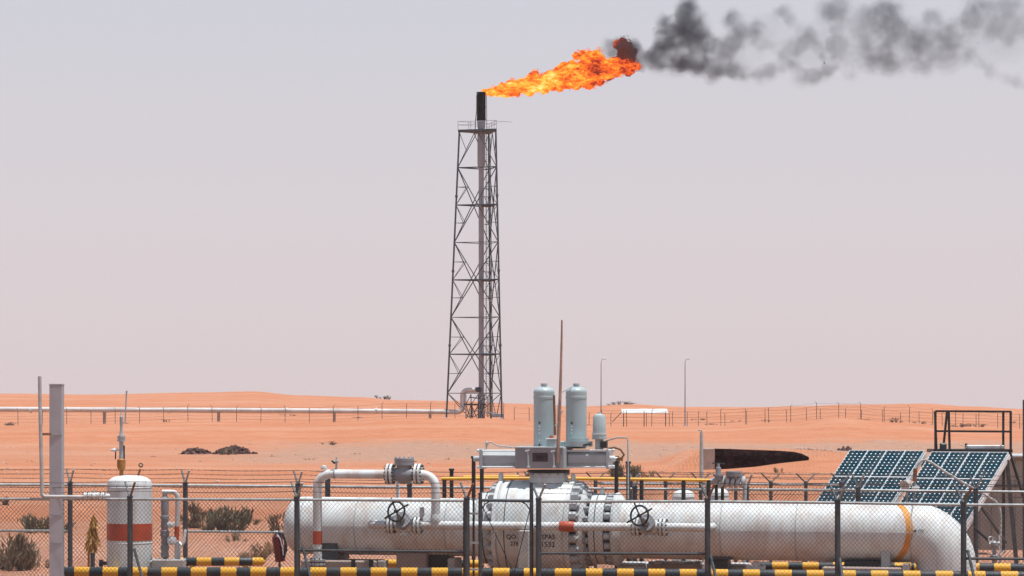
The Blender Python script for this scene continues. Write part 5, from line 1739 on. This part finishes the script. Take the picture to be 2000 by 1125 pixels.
# ------------------------------------------------------------------ solar arrays, platform, shelter
def panel_mat():
    m, nt, b, co = base_mat('solar_cells')
    uv = _node(nt, 'ShaderNodeUVMap'); uv.uv_map = 'UVMap'
    mp = _node(nt, 'ShaderNodeVectorMath', operation='MULTIPLY'); nt.links.new(uv.outputs[0], mp.inputs[0]); mp.inputs[1].default_value = (4, 9, 1)
    fr = _node(nt, 'ShaderNodeVectorMath', operation='FRACTION'); nt.links.new(mp.outputs[0], fr.inputs[0])
    sb_ = _node(nt, 'ShaderNodeVectorMath', operation='SUBTRACT'); nt.links.new(fr.outputs[0], sb_.inputs[0]); sb_.inputs[1].default_value = (0.5, 0.5, 0)
    ab = _node(nt, 'ShaderNodeVectorMath', operation='ABSOLUTE'); nt.links.new(sb_.outputs[0], ab.inputs[0])
    sx = _node(nt, 'ShaderNodeSeparateXYZ'); nt.links.new(ab.outputs[0], sx.inputs[0])
    ad = _node(nt, 'ShaderNodeMath', operation='ADD'); nt.links.new(sx.outputs[0], ad.inputs[0]); nt.links.new(sx.outputs[1], ad.inputs[1])
    g1 = _node(nt, 'ShaderNodeMath', operation='GREATER_THAN'); nt.links.new(ad.outputs[0], g1.inputs[0]); g1.inputs[1].default_value = 0.80
    mx = _node(nt, 'ShaderNodeMath', operation='MAXIMUM'); nt.links.new(sx.outputs[0], mx.inputs[0]); nt.links.new(sx.outputs[1], mx.inputs[1])
    g2 = _node(nt, 'ShaderNodeMath', operation='GREATER_THAN'); nt.links.new(mx.outputs[0], g2.inputs[0]); g2.inputs[1].default_value = 0.485
    c = ramp2(nt, noise_tex(nt, co, 6, 3), (0.004, 0.026, 0.042), (0.008, 0.038, 0.058))
    c = mixc(nt, g2.outputs[0], c, (0.03, 0.055, 0.07))
    c = mixc(nt, g1.outputs[0], c, (0.72, 0.75, 0.76))
    c = mixc(nt, ramp2(nt, noise_tex(nt, co, 4, 6), (0, 0, 0), (0.10,) * 3, 0.45, 0.75), c, (0.45, 0.34, 0.27))
    nt.links.new(c, b.inputs['Base Color'])
    b.inputs['Roughness'].default_value = 0.3
    b.inputs['Specular IOR Level'].default_value = 0.04
    return m


PANEL = panel_mat()


def solar_array(label, px, py, Y, rows):
    w, Lp = 0.497, 1.03
    bta, tilt = rad(-34.5), rad(36)
    e1 = Vector((math.cos(bta), math.sin(bta), 0))
    eh = Vector((math.sin(bta), -math.cos(bta), 0))
    e2 = eh * math.cos(tilt) - Vector((0, 0, 1)) * math.sin(tilt)
    nn = e1.cross(e2) * -1
    if nn.z < 0: nn = -nn
    O = P(px, py, Y)
    low = O + e2 * (rows * Lp)
    root = thing('solar_array', label, 'solar panels', (O.x, O.y, 0), 'solar arrays')
    for r in range(rows):
        for c in range(4):
            a = O + e1 * (c * w) + e2 * (r * Lp)
            me = D.meshes.new('solar_panel')
            g_ = 0.013
            q = [a + e1 * g_ + e2 * g_, a + e1 * (w - g_) + e2 * g_, a + e1 * (w - g_) + e2 * (Lp - g_), a + e1 * g_ + e2 * (Lp - g_)]
            th = nn * 0.03
            vs = [v + nn * 0.012 for v in q] + [v - th for v in q]
            me.from_pydata([tuple(v) for v in vs], [], [(0, 1, 2, 3), (7, 6, 5, 4), (0, 4, 5, 1), (1, 5, 6, 2), (2, 6, 7, 3), (3, 7, 4, 0)])
            uvl = me.uv_layers.new(name='UVMap')
            UV = {0: (0, 0), 1: (1, 0), 2: (1, 1), 3: (0, 1), 4: (.1, .06), 5: (.1, .06), 6: (.1, .06), 7: (.1, .06)}
            for lp in me.loops:
                uvl.data[lp.index].uv = UV[lp.vertex_index]
            pn = link('solar_panel', me, PANEL, root)
            fr = MB()
            ax3 = (e1, e2, nn)
            fr.box(a + e1 * (w / 2) + e2 * (g_ / 2), (w - 0.006, g_, 0.05), ax3)
            fr.box(a + e1 * (w / 2) + e2 * (Lp - g_ / 2), (w - 0.006, g_, 0.05), ax3)
            fr.box(a + e1 * (g_ / 2) + e2 * (Lp / 2), (g_ - 0.003, Lp - 2 * g_, 0.05), ax3)
            fr.box(a + e1 * (w - g_ / 2) + e2 * (Lp / 2), (g_ - 0.003, Lp - 2 * g_, 0.05), ax3)
            fr.build('panel_frame', 'alu', pn, 0)
    # carrying frame
    for c in (0.02, 4 * w - 0.02):
        a = O + e1 * c - nn * 0.09
        b = a + e2 * (rows * Lp)
        MB().bar(a, b, 0.06, 0.10, nn).build('side_beam', 'alu', root)
        MB().bar(a + e2 * 0.15, Vector(((a + e2 * 0.15).x + (0.25 if c > 1 else -0.1), (a + e2 * .15).y + 0.1, -0.1)), 0.09).build('rear_leg', 'galv_dark', root)
        m_ = a + e2 * (rows * Lp * 0.92)
        MB().bar(m_, Vector((m_.x, m_.y, -0.1)), 0.08).build('front_leg', 'galv_dark', root)
        r_ = a + e2 * 0.15; r_ = Vector((r_.x, r_.y + 0.1, 0.5))
        MB().bar(r_, a + e2 * (rows * Lp * 0.6), 0.05).build('strut', 'galv_dark', root)
    for t in (0.2, 0.8):
        a = O + e2 * (rows * Lp * t) - nn * 0.16
        MB().bar(a + e1 * 0.05, a + e1 * (4 * w - 0.05), 0.05, 0.06).build('purlin', 'galv', root)
    return O, e1, e2, nn


solar_array('tilted solar array on the left, behind the pipe', 1660, 880.5, 79.5, 3)
O2, E1, E2, NN = solar_array('tilted solar array on the right, below the black railing', 1820, 883.5, 78.5, 3)


def build_right():
    Y = 82.5
    # railing platform
    a, b = P(1827, 880, Y), P(1974, 882, Y)
    rt = thing('platform', 'black steel platform railing above the right solar array', 'platform', (a.x, Y, 0))
    depth = 1.3
    MB().box(((a.x + b.x) / 2, Y + depth / 2, a.z - 0.01), (b.x - a.x + 0.1, depth, 0.08)).build('deck', 'black', rt)
    for px0, px1, dy in ((1827, 1827, 0.0), (1834, 1831, 0.5), (1855, 1853, 0.02), (1848, 1856, 0.6), (1974, 1974, 0.0), (1974, 1974, depth - 0.05)):
        p0, p1 = P(px0, 881, Y), P(px1, 803, Y)
        MB().bar((p0.x, Y + dy, a.z), (p1.x, Y + dy, p1.z), 0.055).build('rail_post', 'black', rt)
    for py in (803, 842):
        p0, p1 = P(1827, py, Y), P(1974, py + 1, Y)
        MB().bar(p0, p1, 0.05).build('guard_bar', 'black', rt)
        MB().bar(P(1974, py + 1, Y), P(1974, py + 1, Y) + Vector((0.0, depth - 0.05, 0)), 0.035).build('guard_bar', 'hose', rt)
    MB().box(P(1842, 874, Y + .3), (0.16, 0.2, 0.22), None, 0.03).build('bracket', 'galv_dark', rt)
    for px, dx in ((1829, 0), (1972, 0.75)):
        p = P(px, 882, Y)
        MB().bar(p, (p.x + dx, Y - 0.4 * (dx > 0), -0.1), 0.06).build('leg', 'black', rt)
    for px in (1850, 1960):
        p = P(px, 882, Y + depth)
        MB().bar(p, (p.x, p.y, -0.1), 0.07).build('leg', 'black', rt)
    # white cabinet top
    c = P(1923, 879, Y + 0.8)
    cb = thing('white_cabinet', 'long low white cabinet standing on the black platform', 'cabinet', (c.x, Y + .8, a.z + .03))
    z0 = a.z + 0.032
    zt = P(1923, 869.5, Y + .8).z
    MB().box((c.x, Y + 0.8, (z0 + zt) / 2), (M(74, Y), 0.5, zt - z0), None, 0.015).build('body', 'white', cb)
    MB().cyl(P(1887, 872, Y + .8), P(1887, 866, Y + .8), 0.03, None, 8).build('lamp_stub', 'black', cb)
    # shelter
    Ys = 85.6
    p0, p1 = P(1868, 893, Ys), P(2075, 893, Ys)
    sh = thing('equipment_shelter', 'taupe clad equipment shelter behind the right solar array', 'shelter', ((p0.x + p1.x) / 2, Ys, 0))
    zt = p0.z
    zb = P(1900, 1082, Ys).z
    n = 9
    ww = (p1.x - p0.x) / n
    MB().box(((p0.x + p1.x) / 2, Ys + 1.3, (zt + zb) / 2), (p1.x - p0.x - 0.02, 2.5, zt - zb), None, 0.01).build('body', 'taupe', sh)
    for k in range(n):
        MB().box((p0.x + ww * (k + .5), Ys + 0.04, (zt + zb) / 2 - 0.03), (ww - 0.012, 0.03, zt - zb - 0.1), None, 0.004).build('cladding_panel', 'taupe', sh)
    MB().box(((p0.x + p1.x) / 2, Ys + 1.25, zt + 0.03), (p1.x - p0.x + 0.15, 2.9, 0.06), None, 0.01).build('roof_slab', 'grey_paint', sh)
    MB().bar(P(1880, 948, Ys - .02), P(2075, 949, Ys - .02), 0.03, 0.04).build('rail_trim', 'galv_dark', sh)
    for px in (1890, 1950, 2010):
        q = P(px, 1082, Ys + 0.6)
        MB().box((q.x, q.y, zb / 2), (0.25, 0.25, zb + 0.1)).build('footing', 'concrete_pale', sh)
    # post at the right edge
    q = P(2000.5, 781, 81)
    o = MB().cyl((q.x, 81, -0.1), q, 0.04, None, 10)
    tag(o.build('edge_post', 'galv_dark'), 'thin dark post cut by the right edge of the picture', 'post')
    # arching conduit in front of the panels
    Yc = 72.0
    cd = thing('conduit', 'thin grey conduit arching in front of the right solar array', 'conduit', (P(1955, 1100, Yc).x, Yc, 0))
    ctrl = [(1786, 958), (1787, 925), (1792, 908), (1800, 899), (1808, 898), (1820, 904), (1850, 924), (1885, 945), (1920, 964), (1944, 979), (1952, 990), (1955, 1010), (1954, 1060), (1952, 1115)]
    MB().tube([P(x, y, Yc) for x, y in ctrl], 0.026, 10).build('tube', 'hose', cd)
    MB().cyl(P(1788, 915, Yc), P(1786, 940, Yc), 0.045, None, 10).build('rusty_sleeve', 'rust', cd)
    MB().lathe(P(1787, 953, Yc), (1, 0, 0), [(-0.07, 0.05), (0.07, 0.05), (0.09, 0.03)], 12).build('fitting', 'white', cd)
    q = P(1786, 955, Yc)
    MB().cyl((q.x, Yc, 0), q, 0.02, None, 8).build('stand', 'galv', cd)
    # floodlight by the conduit
    fl = thing('floodlight', 'small grey floodlight on a stand between the solar arrays', 'floodlight', (P(1771, 960, 72.4).x, 72.4, 0))
    q = P(1771, 944, 72.4)
    MB().lathe(q, (-0.5, -0.6, -0.35), [(-0.10, 0.05), (-0.06, 0.08), (0.06, 0.10), (0.10, 0.12), (0.10, 0.10), (0.08, 0.0)], 16).build('lamp_head', 'hose', fl)
    MB().cyl((q.x, 72.4, 0), q, 0.025, None, 8).build('stand', 'galv', fl)
    # small valve tree at the right
    Yv = 66.5
    b = P(1942, 1100, Yv)
    vt = thing('valve_tree', 'small grey valve tree with tubing below the taupe shelter', 'valve', (b.x, Yv, 0))
    MB().lathe((b.x, Yv, 0), (0, 0, 1), [(0, 0.05), (P(0, 1095, Yv).z, 0.045), (P(0, 1092, Yv).z, 0.09), (P(0, 1085, Yv).z, 0.09), (P(0, 1083, Yv).z, 0.04), (P(0, 1070, Yv).z, 0.04), (P(0, 1066, Yv).z, 0.08), (P(0, 1060, Yv).z, 0.08), (P(0, 1056, Yv).z, 0.03), (P(0, 1050, Yv).z, 0.03)], 14).build('body', 'act', vt, 25)
    MB().cyl(P(1932, 1063, Yv), P(1953, 1061, Yv), 0.035, None, 10).build('cross_pipe', 'grey_paint', vt)
    MB().torus(P(1935, 1053, Yv - .1), (0.3, -1, 0), 0.05, 0.01, 16, 6).build('handwheel', 'alu', vt)
    MB().tube([P(1903, 1030, Yv), P(1915, 1042, Yv), P(1931, 1055, Yv)], 0.03, 8).build('drain_tube', 'black', vt)
    MB().tube([P(1952, 1045, Yv), P(1951, 1070, Yv), P(1953, 1085, Yv), P(1962, 1075, Yv)], 0.016, 8).build('sample_tube', 'alu', vt)


build_right()


# ------------------------------------------------------------------ flame and smoke
def blob_mesh(name, puffs, voxel, disp):
    b = MB()
    for (p, r) in puffs:
        bm = bmesh.new()
        bmesh.ops.create_icosphere(bm, subdivisions=2, radius=r)
        bm.verts.index_update()
        b.add([v.co + p for v in bm.verts], [tuple(v.index for v in f.verts) for f in bm.faces])
        bm.free()
    me = b.mesh(name, 0)
    o = D.objects.new(name, me)
    COL.objects.link(o)
    m = o.modifiers.new('r', 'REMESH')
    m.mode = 'VOXEL'; m.voxel_size = voxel
    dg = bpy.context.evaluated_depsgraph_get()
    me2 = D.meshes.new_from_object(o.evaluated_get(dg))
    D.objects.remove(o); D.meshes.remove(me)
    me2.name = name
    # drop stray scraps and inner cavities, keep the large bodies
    bm = bmesh.new(); bm.from_mesh(me2); bm.verts.ensure_lookup_table()
    seen, drop = set(), []
    for v0 in bm.verts:
        if v0 in seen: continue
        isl, stack = [], [v0]; seen.add(v0)
        while stack:
            v = stack.pop(); isl.append(v)
            for ed in v.link_edges:
                w = ed.other_vert(v)
                if w not in seen: seen.add(w); stack.append(w)
        if len(isl) < 160: drop += isl
    if drop: bmesh.ops.delete(bm, geom=drop, context='VERTS')
    bm.to_mesh(me2); bm.free()
    if disp:
        co = np.empty(len(me2.vertices) * 3); me2.vertices.foreach_get('co', co)
        no = np.empty(len(me2.vertices) * 3); me2.vertices.foreach_get('normal', no)
        co = co.reshape(-1, 3); no = no.reshape(-1, 3)
        for i in range(len(co)):
            co[i] += no[i] * disp(Vector(co[i]))
        me2.vertices.foreach_set('co', co.ravel())
        me2.update()
    for p in me2.polygons: p.use_smooth = True
    return me2


def build_fire():
    s = TY / F
    rng = random.Random(11)
    puffs = []
    spine = [(944, 181, 5), (952, 180, 8), (962, 179.5, 10), (975, 177, 13), (990, 174.5, 14), (1010, 170.5, 17), (1030, 167, 20), (1050, 163.5, 22), (1070, 160, 23), (1090, 156.5, 25), (1110, 152.5, 27), (1130, 147, 29), (1150, 143, 30), (1170, 140, 27), (1190, 138, 21), (1205, 136, 16), (1222, 134, 12), (1240, 132, 10)]
    for i in range(len(spine) - 1):
        for t in (0, 0.5):
            px, py, r = (spine[i][j] + (spine[i + 1][j] - spine[i][j]) * t for j in range(3))
            puffs.append((P(px, py, TY), r * s * 0.74))
            for k in range(3):
                th = rng.uniform(0, 6.283)
                puffs.append((P(px + rng.uniform(-4, 4), py + math.sin(th) * r * 0.62, TY + math.cos(th) * r * 0.62 * s), r * s * rng.uniform(0.32, 0.5)))
    for px, py, r in ((1126, 109, 8), (1138, 108, 10), (1150, 112, 12), (1163, 108, 11), (1172, 115, 10), (1160, 122, 14), (1178, 124, 10), (1100, 130, 9), (1045, 144, 7), (1118, 128, 10), (1200, 124, 7), (1224, 122, 7), (1228, 137, 11), (1244, 130, 8),
                      (1214, 108, 9), (1221, 116, 10), (1208, 119, 9), (1196, 121, 9), (1234, 116, 8), (1206, 88, 9), (1217, 83, 9), (1228, 90, 9), (1238, 102, 8), (1216, 97, 11), (1228, 104, 9), (1224, 113, 6)):
        puffs.append((P(px, py, TY + rng.uniform(-.3, .3)), r * s))

    def disp(c):
        q = Vector((c.x * 0.55 - c.z * 0.25, c.y * 1.2, c.z * 1.5 + c.x * 0.25))
        return 0.16 * mn.noise(q * 1.6) + 0.17 * mn.noise(q * 3.4) + 0.11 * mn.noise(q * 7.5)
    me = blob_mesh('flare_flame', puffs, 0.08, disp)
    m = D.materials.new('flame'); m.use_nodes = True
    nt = m.node_tree; nt.nodes.clear()
    out = _node(nt, 'ShaderNodeOutputMaterial')
    tc = _node(nt, 'ShaderNodeTexCoord'); co = tc.outputs['Object']
    mp = _node(nt, 'ShaderNodeMapping'); mp.inputs['Rotation'].default_value = (0, rad(8), 0); mp.inputs['Scale'].default_value = (0.55, 1.0, 1.15)
    nt.links.new(co, mp.inputs[0])
    nf = noise_tex(nt, mp.outputs[0], 2.4, 8, 0.74)
    nl = noise_tex(nt, mp.outputs[0], 0.55, 3, 0.55)
    m1 = _node(nt, 'ShaderNodeMath', operation='MULTIPLY_ADD'); nt.links.new(nf, m1.inputs[0]); m1.inputs[1].default_value = 1.05; m1.inputs[2].default_value = -0.525
    m2 = _node(nt, 'ShaderNodeMath', operation='MULTIPLY_ADD'); nt.links.new(nl, m2.inputs[0]); m2.inputs[1].default_value = 0.95; nt.links.new(m1.outputs[0], m2.inputs[2])
    n1 = m2.outputs[0]
    r = _node(nt, 'ShaderNodeValToRGB')
    cr = r.color_ramp
    cr.elements[0].position = 0.22; cr.elements[0].color = (0.085, 0.018, 0.010, 1)
    cr.elements[1].position = 0.80; cr.elements[1].color = (1.0, 0.86, 0.42, 1)
    for pos, c in ((0.31, (0.36, 0.035, 0.010)), (0.40, (0.85, 0.095, 0.012)), (0.50, (1.0, 0.20, 0.018)), (0.60, (1.0, 0.40, 0.035)), (0.70, (1.0, 0.64, 0.12))):
        e_ = cr.elements.new(pos); e_.color = (*c, 1)
    # hotter near the tip, sootier downwind
    sx = _node(nt, 'ShaderNodeSeparateXYZ'); nt.links.new(co, sx.inputs[0])
    mr = _node(nt, 'ShaderNodeMapRange'); nt.links.new(sx.outputs[0], mr.inputs[0])
    mr.inputs['From Min'].default_value = P(945, 0, TY).x; mr.inputs['From Max'].default_value = P(1250, 0, TY).x
    mr.inputs['To Min'].default_value = 0.13; mr.inputs['To Max'].default_value = -0.08
    so = _node(nt, 'ShaderNodeMapRange', interpolation_type='SMOOTHSTEP'); nt.links.new(sx.outputs[0], so.inputs[0])
    so.inputs['From Min'].default_value = P(1188, 0, TY).x; so.inputs['From Max'].default_value = P(1222, 0, TY).x
    so.inputs['To Min'].default_value = 0.0; so.inputs['To Max'].default_value = -0.24
    zz = _node(nt, 'ShaderNodeMapRange', interpolation_type='SMOOTHSTEP'); nt.links.new(sx.outputs[2], zz.inputs[0])
    zz.inputs['From Min'].default_value = P(0, 122, TY).z; zz.inputs['From Max'].default_value = P(0, 108, TY).z; zz.inputs['To Max'].default_value = 1.55; zz.inputs['To Min'].default_value = 0.35
    sz = _node(nt, 'ShaderNodeMath', operation='MULTIPLY'); nt.links.new(so.outputs[0], sz.inputs[0]); nt.links.new(zz.outputs[0], sz.inputs[1])
    ad = _node(nt, 'ShaderNodeMath', operation='ADD'); nt.links.new(n1, ad.inputs[0]); nt.links.new(mr.outputs[0], ad.inputs[1])
    ad2 = _node(nt, 'ShaderNodeMath', operation='ADD'); nt.links.new(ad.outputs[0], ad2.inputs[0]); nt.links.new(sz.outputs[0], ad2.inputs[1])
    nt.links.new(ad2.outputs[0], r.inputs[0])
    em = _node(nt, 'ShaderNodeEmission'); em.inputs['Strength'].default_value = 1.15
    nt.links.new(r.outputs[0], em.inputs['Color'])
    nt.links.new(em.outputs[0], out.inputs['Surface'])
    o = link('flare_flame', me, m)
    tag(o, 'orange wind-blown flame streaming from the black flare tip', 'flame')
    # thin torn licks round the body of the flame
    lk = [(p + Vector((rng.uniform(0, .35), 0, rng.uniform(-.05, .22))), r_ * 1.08 + 0.06) for p, r_ in puffs]

    def disp_l(c):
        q = Vector((c.x * 0.5 - c.z * 0.3, c.y * 1.2, c.z * 1.5 + c.x * 0.3))
        return 0.26 * mn.noise(q * 1.9) + 0.24 * mn.noise(q * 4.2) + 0.14 * mn.noise(q * 8.5) - 0.05
    ml = m.copy(); ml.name = 'flame_licks'
    nl_ = ml.node_tree
    o_ = next(n for n in nl_.nodes if n.type == 'OUTPUT_MATERIAL'); e_ = next(n for n in nl_.nodes if n.type == 'EMISSION')
    t_ = next(n for n in nl_.nodes if n.type == 'TEX_COORD')
    mp_ = _node(nl_, 'ShaderNodeMapping'); mp_.inputs['Rotation'].default_value = (0, rad(14), 0); mp_.inputs['Scale'].default_value = (0.5, 1.0, 1.5)
    nl_.links.new(t_.outputs['Object'], mp_.inputs[0])
    al = ramp2(nl_, noise_tex(nl_, mp_.outputs[0], 1.9, 7, 0.7), (0, 0, 0), (0.85,) * 3, 0.48, 0.70)
    tr = _node(nl_, 'ShaderNodeBsdfTransparent'); mx = _node(nl_, 'ShaderNodeMixShader')
    nl_.links.new(al, mx.inputs[0]); nl_.links.new(tr.outputs[0], mx.inputs[1]); nl_.links.new(e_.outputs[0], mx.inputs[2]); nl_.links.new(mx.outputs[0], o_.inputs['Surface'])
    link('flame_licks', blob_mesh('flame_licks', lk, 0.10, disp_l), ml, o)

    # smoke
    P2 = [(1236, 126, 12), (1250, 118, 12), (1262, 108, 15), (1278, 108, 16), (1176, 100, 12), (1190, 95, 20), (1200, 105, 16), (1215, 92, 26), (1230, 105, 16), (1240, 92, 18), (1255, 135, 11), (1270, 128, 14), (1290, 128, 17), (1310, 120, 21),
          (1300, 42, 17), (1312, 55, 14), (1345, 22, 30), (1358, 40, 28), (1340, 58, 30), (1330, 85, 34), (1355, 80, 36), (1372, 62, 24), (1300, 82, 26), (1335, 118, 28), (1365, 118, 32), (1290, 95, 18),
          (1400, 128, 30), (1430, 138, 24), (1455, 142, 20), (1432, 40, 24), (1448, 62, 28), (1470, 70, 26), (1425, 92, 26), (1400, 100, 26), (1482, 55, 20), (1490, 85, 20),
          (1480, 146, 18), (1505, 138, 22), (1530, 122, 20), (1548, 130, 18), (1565, 148, 22), (1590, 148, 24), (1615, 138, 20), (1640, 125, 16),
          (1530, 22, 18), (1545, 40, 20), (1580, 68, 24), (1560, 90, 22), (1525, 95, 18), (1600, 95, 20), (1640, 88, 30), (1660, 105, 26), (1635, 60, 22),
          (1690, 40, 40), (1730, 30, 40), (1710, 75, 36), (1750, 60, 34), (1770, 90, 40), (1700, 110, 32), (1740, 120, 34), (1800, 85, 40), (1840, 95, 46), (1860, 70, 40), (1800, 115, 34), (1660, 145, 16),
          (1890, 108, 22), (1910, 122, 16), (1935, 138, 15), (1960, 150, 14), (1985, 160, 14), (2015, 170, 16), (2050, 180, 18),
          (1920, 20, 40), (1950, 40, 38), (1975, 15, 36), (1940, 62, 26), (1970, 75, 22), (2010, 40, 44), (2060, 60, 46), (2110, 40, 50), (1620, 20, 30), (1640, 8, 26), (1820, 40, 26)]
    streak = [(1250, 134, 8), (1268, 131, 8), (1286, 129, 9), (1305, 126, 10), (1325, 122, 12), (1350, 124, 13), (1375, 126, 13), (1400, 130, 12), (1425, 136, 11), (1450, 143, 9), (1470, 147, 8), (1490, 143, 8), (1508, 135, 8), (1526, 127, 8),
              (1545, 124, 8), (1562, 130, 8), (1578, 142, 10), (1596, 146, 10), (1614, 142, 8), (1632, 132, 7), (1646, 120, 7), (1660, 108, 8)]
    zs = []
    for px, py, r in P2:
        zs.append((px, py, r, TY + rng.uniform(-.8, .8) + (px - 1200) * 0.004))

    base = list(zs)
    for i in range(len(base)):
        for j in range(i + 1, len(base)):
            a_, b_ = base[i], base[j]
            dd = math.hypot(a_[0] - b_[0], a_[1] - b_[1])
            if dd < 1.15 * (a_[2] + b_[2]) and dd > 0.5 * max(a_[2], b_[2]):
                t = rng.uniform(0.35, 0.65)
                zs.append(tuple(a_[k] + (b_[k] - a_[k]) * t for k in range(2)) + (min(a_[2], b_[2]) * rng.uniform(0.55, 0.9), (a_[3] + b_[3]) / 2 + rng.uniform(-.5, .5)))

    def disp2(k):
        return lambda c: k * (0.55 * mn.noise(c * 0.55) + 0.34 * mn.noise(c * 1.3) + 0.18 * mn.noise(c * 3.0))

    def smoke_mat(name, gain, keys):
        m = D.materials.new(name); m.use_nodes = True
        nt = m.node_tree; nt.nodes.clear()
        out = _node(nt, 'ShaderNodeOutputMaterial')
        tc = _node(nt, 'ShaderNodeTexCoord'); co = tc.outputs['Object']
        n1 = noise_tex(nt, co, 0.33, 5, 0.6)
        sx = _node(nt, 'ShaderNodeSeparateXYZ'); nt.links.new(co, sx.inputs[0])
        rr = _node(nt, 'ShaderNodeValToRGB')
        mr = _node(nt, 'ShaderNodeMapRange'); nt.links.new(sx.outputs[0], mr.inputs[0])
        mr.inputs['From Min'].default_value = P(1180, 0, TY).x; mr.inputs['From Max'].default_value = P(2100, 0, TY).x
        nt.links.new(mr.outputs[0], rr.inputs[0])
        cr = rr.color_ramp
        cr.elements[0].position = 0.0; cr.elements[0].color = (keys[0][1],) * 3 + (1,)
        cr.elements[1].position = 1.0; cr.elements[1].color = (keys[-1][1],) * 3 + (1,)
        for px, v in keys[1:-1]:
            e_ = cr.elements.new((px - 1180) / 920.0); e_.color = (v, v, v, 1)
        th = _node(nt, 'ShaderNodeMapRange', interpolation_type='SMOOTHSTEP'); nt.links.new(n1, th.inputs[0])
        th.inputs['From Min'].default_value = 0.33; th.inputs['From Max'].default_value = 0.66
        th.inputs['To Min'].default_value = 0.10
        mu = _node(nt, 'ShaderNodeMath', operation='MULTIPLY'); nt.links.new(th.outputs[0], mu.inputs[0]); nt.links.new(rr.outputs[0], mu.inputs[1])
        mu2 = _node(nt, 'ShaderNodeMath', operation='MULTIPLY'); nt.links.new(mu.outputs[0], mu2.inputs[0]); mu2.inputs[1].default_value = gain
        pv = _node(nt, 'ShaderNodeVolumePrincipled')
        pv.inputs['Color'].default_value = (0.10, 0.115, 0.145, 1)
        nt.links.new(mu2.outputs[0], pv.inputs['Density'])
        nt.links.new(pv.outputs[0], out.inputs['Volume'])
        m.cycles.volume_step_rate = 0.12
        return m
    keys = [(1180, 0.55), (1230, 0.7), (1270, 1.0), (1330, 1.0), (1375, 0.9), (1410, 0.52), (1460, 0.32), (1600, 0.27), (1700, 0.31), (1850, 0.30), (1960, 0.20), (2100, 0.15)]
    o = None
    for name, k, vox, d, gain, extra in (('smoke', 1.16, 0.30, 1.3, 0.16, 1.0), ('smoke_body', 0.94, 0.25, 0.8, 0.42, 1.0), ('smoke_core', 0.70, 0.22, 0.45, 0.55, 1.0)):
        pf = [(P(px, py, Yq), max(0.5, r * s * k)) for px, py, r, Yq in zs]
        pf += [(P(px, py, TY), max(0.45, r * s * (0.5 + 0.5 * k))) for px, py, r in streak]
        if o is None:      # the thin veil that joins the puffs into one plume
            for i in range(46):
                px = 1255 + i * 19.5
                w_ = min(1.0, (px - 1240) / 260.0)
                pf.append((P(px, 118 - 34 * w_ + 12 * math.sin(i * 0.9) + rng.uniform(-10, 10), TY + rng.uniform(-.6, .6)), (13 + 34 * w_) * s * rng.uniform(0.8, 1.1)))
        q = link(name, blob_mesh(name, pf, vox, disp2(d)), smoke_mat(name, gain, keys), o)
        q['kind'] = 'stuff'
        if o is None:
            o = q
            q['label'] = 'dark grey smoke trailing downwind from the flare flame'


build_fire()

# ------------------------------------------------------------------ dusty air
hz = MB().box((0, 780, 28.0), (1800, 1640, 66.0)).build('haze', None, None, 0)
hm = D.materials.new('haze'); hm.use_nodes = True
hn = hm.node_tree; hn.nodes.clear()
ho = _node(hn, 'ShaderNodeOutputMaterial')
hv = _node(hn, 'ShaderNodeVolumePrincipled')
hv.inputs['Color'].default_value = (0.88, 0.88, 0.93, 1)
hv.inputs['Density'].default_value = 0.00006
hv.inputs['Anisotropy'].default_value = 0.2
hn.links.new(hv.outputs[0], ho.inputs['Volume'])
hz.data.materials.append(hm)
hz['kind'] = 'stuff'; hz['label'] = 'dusty desert air'
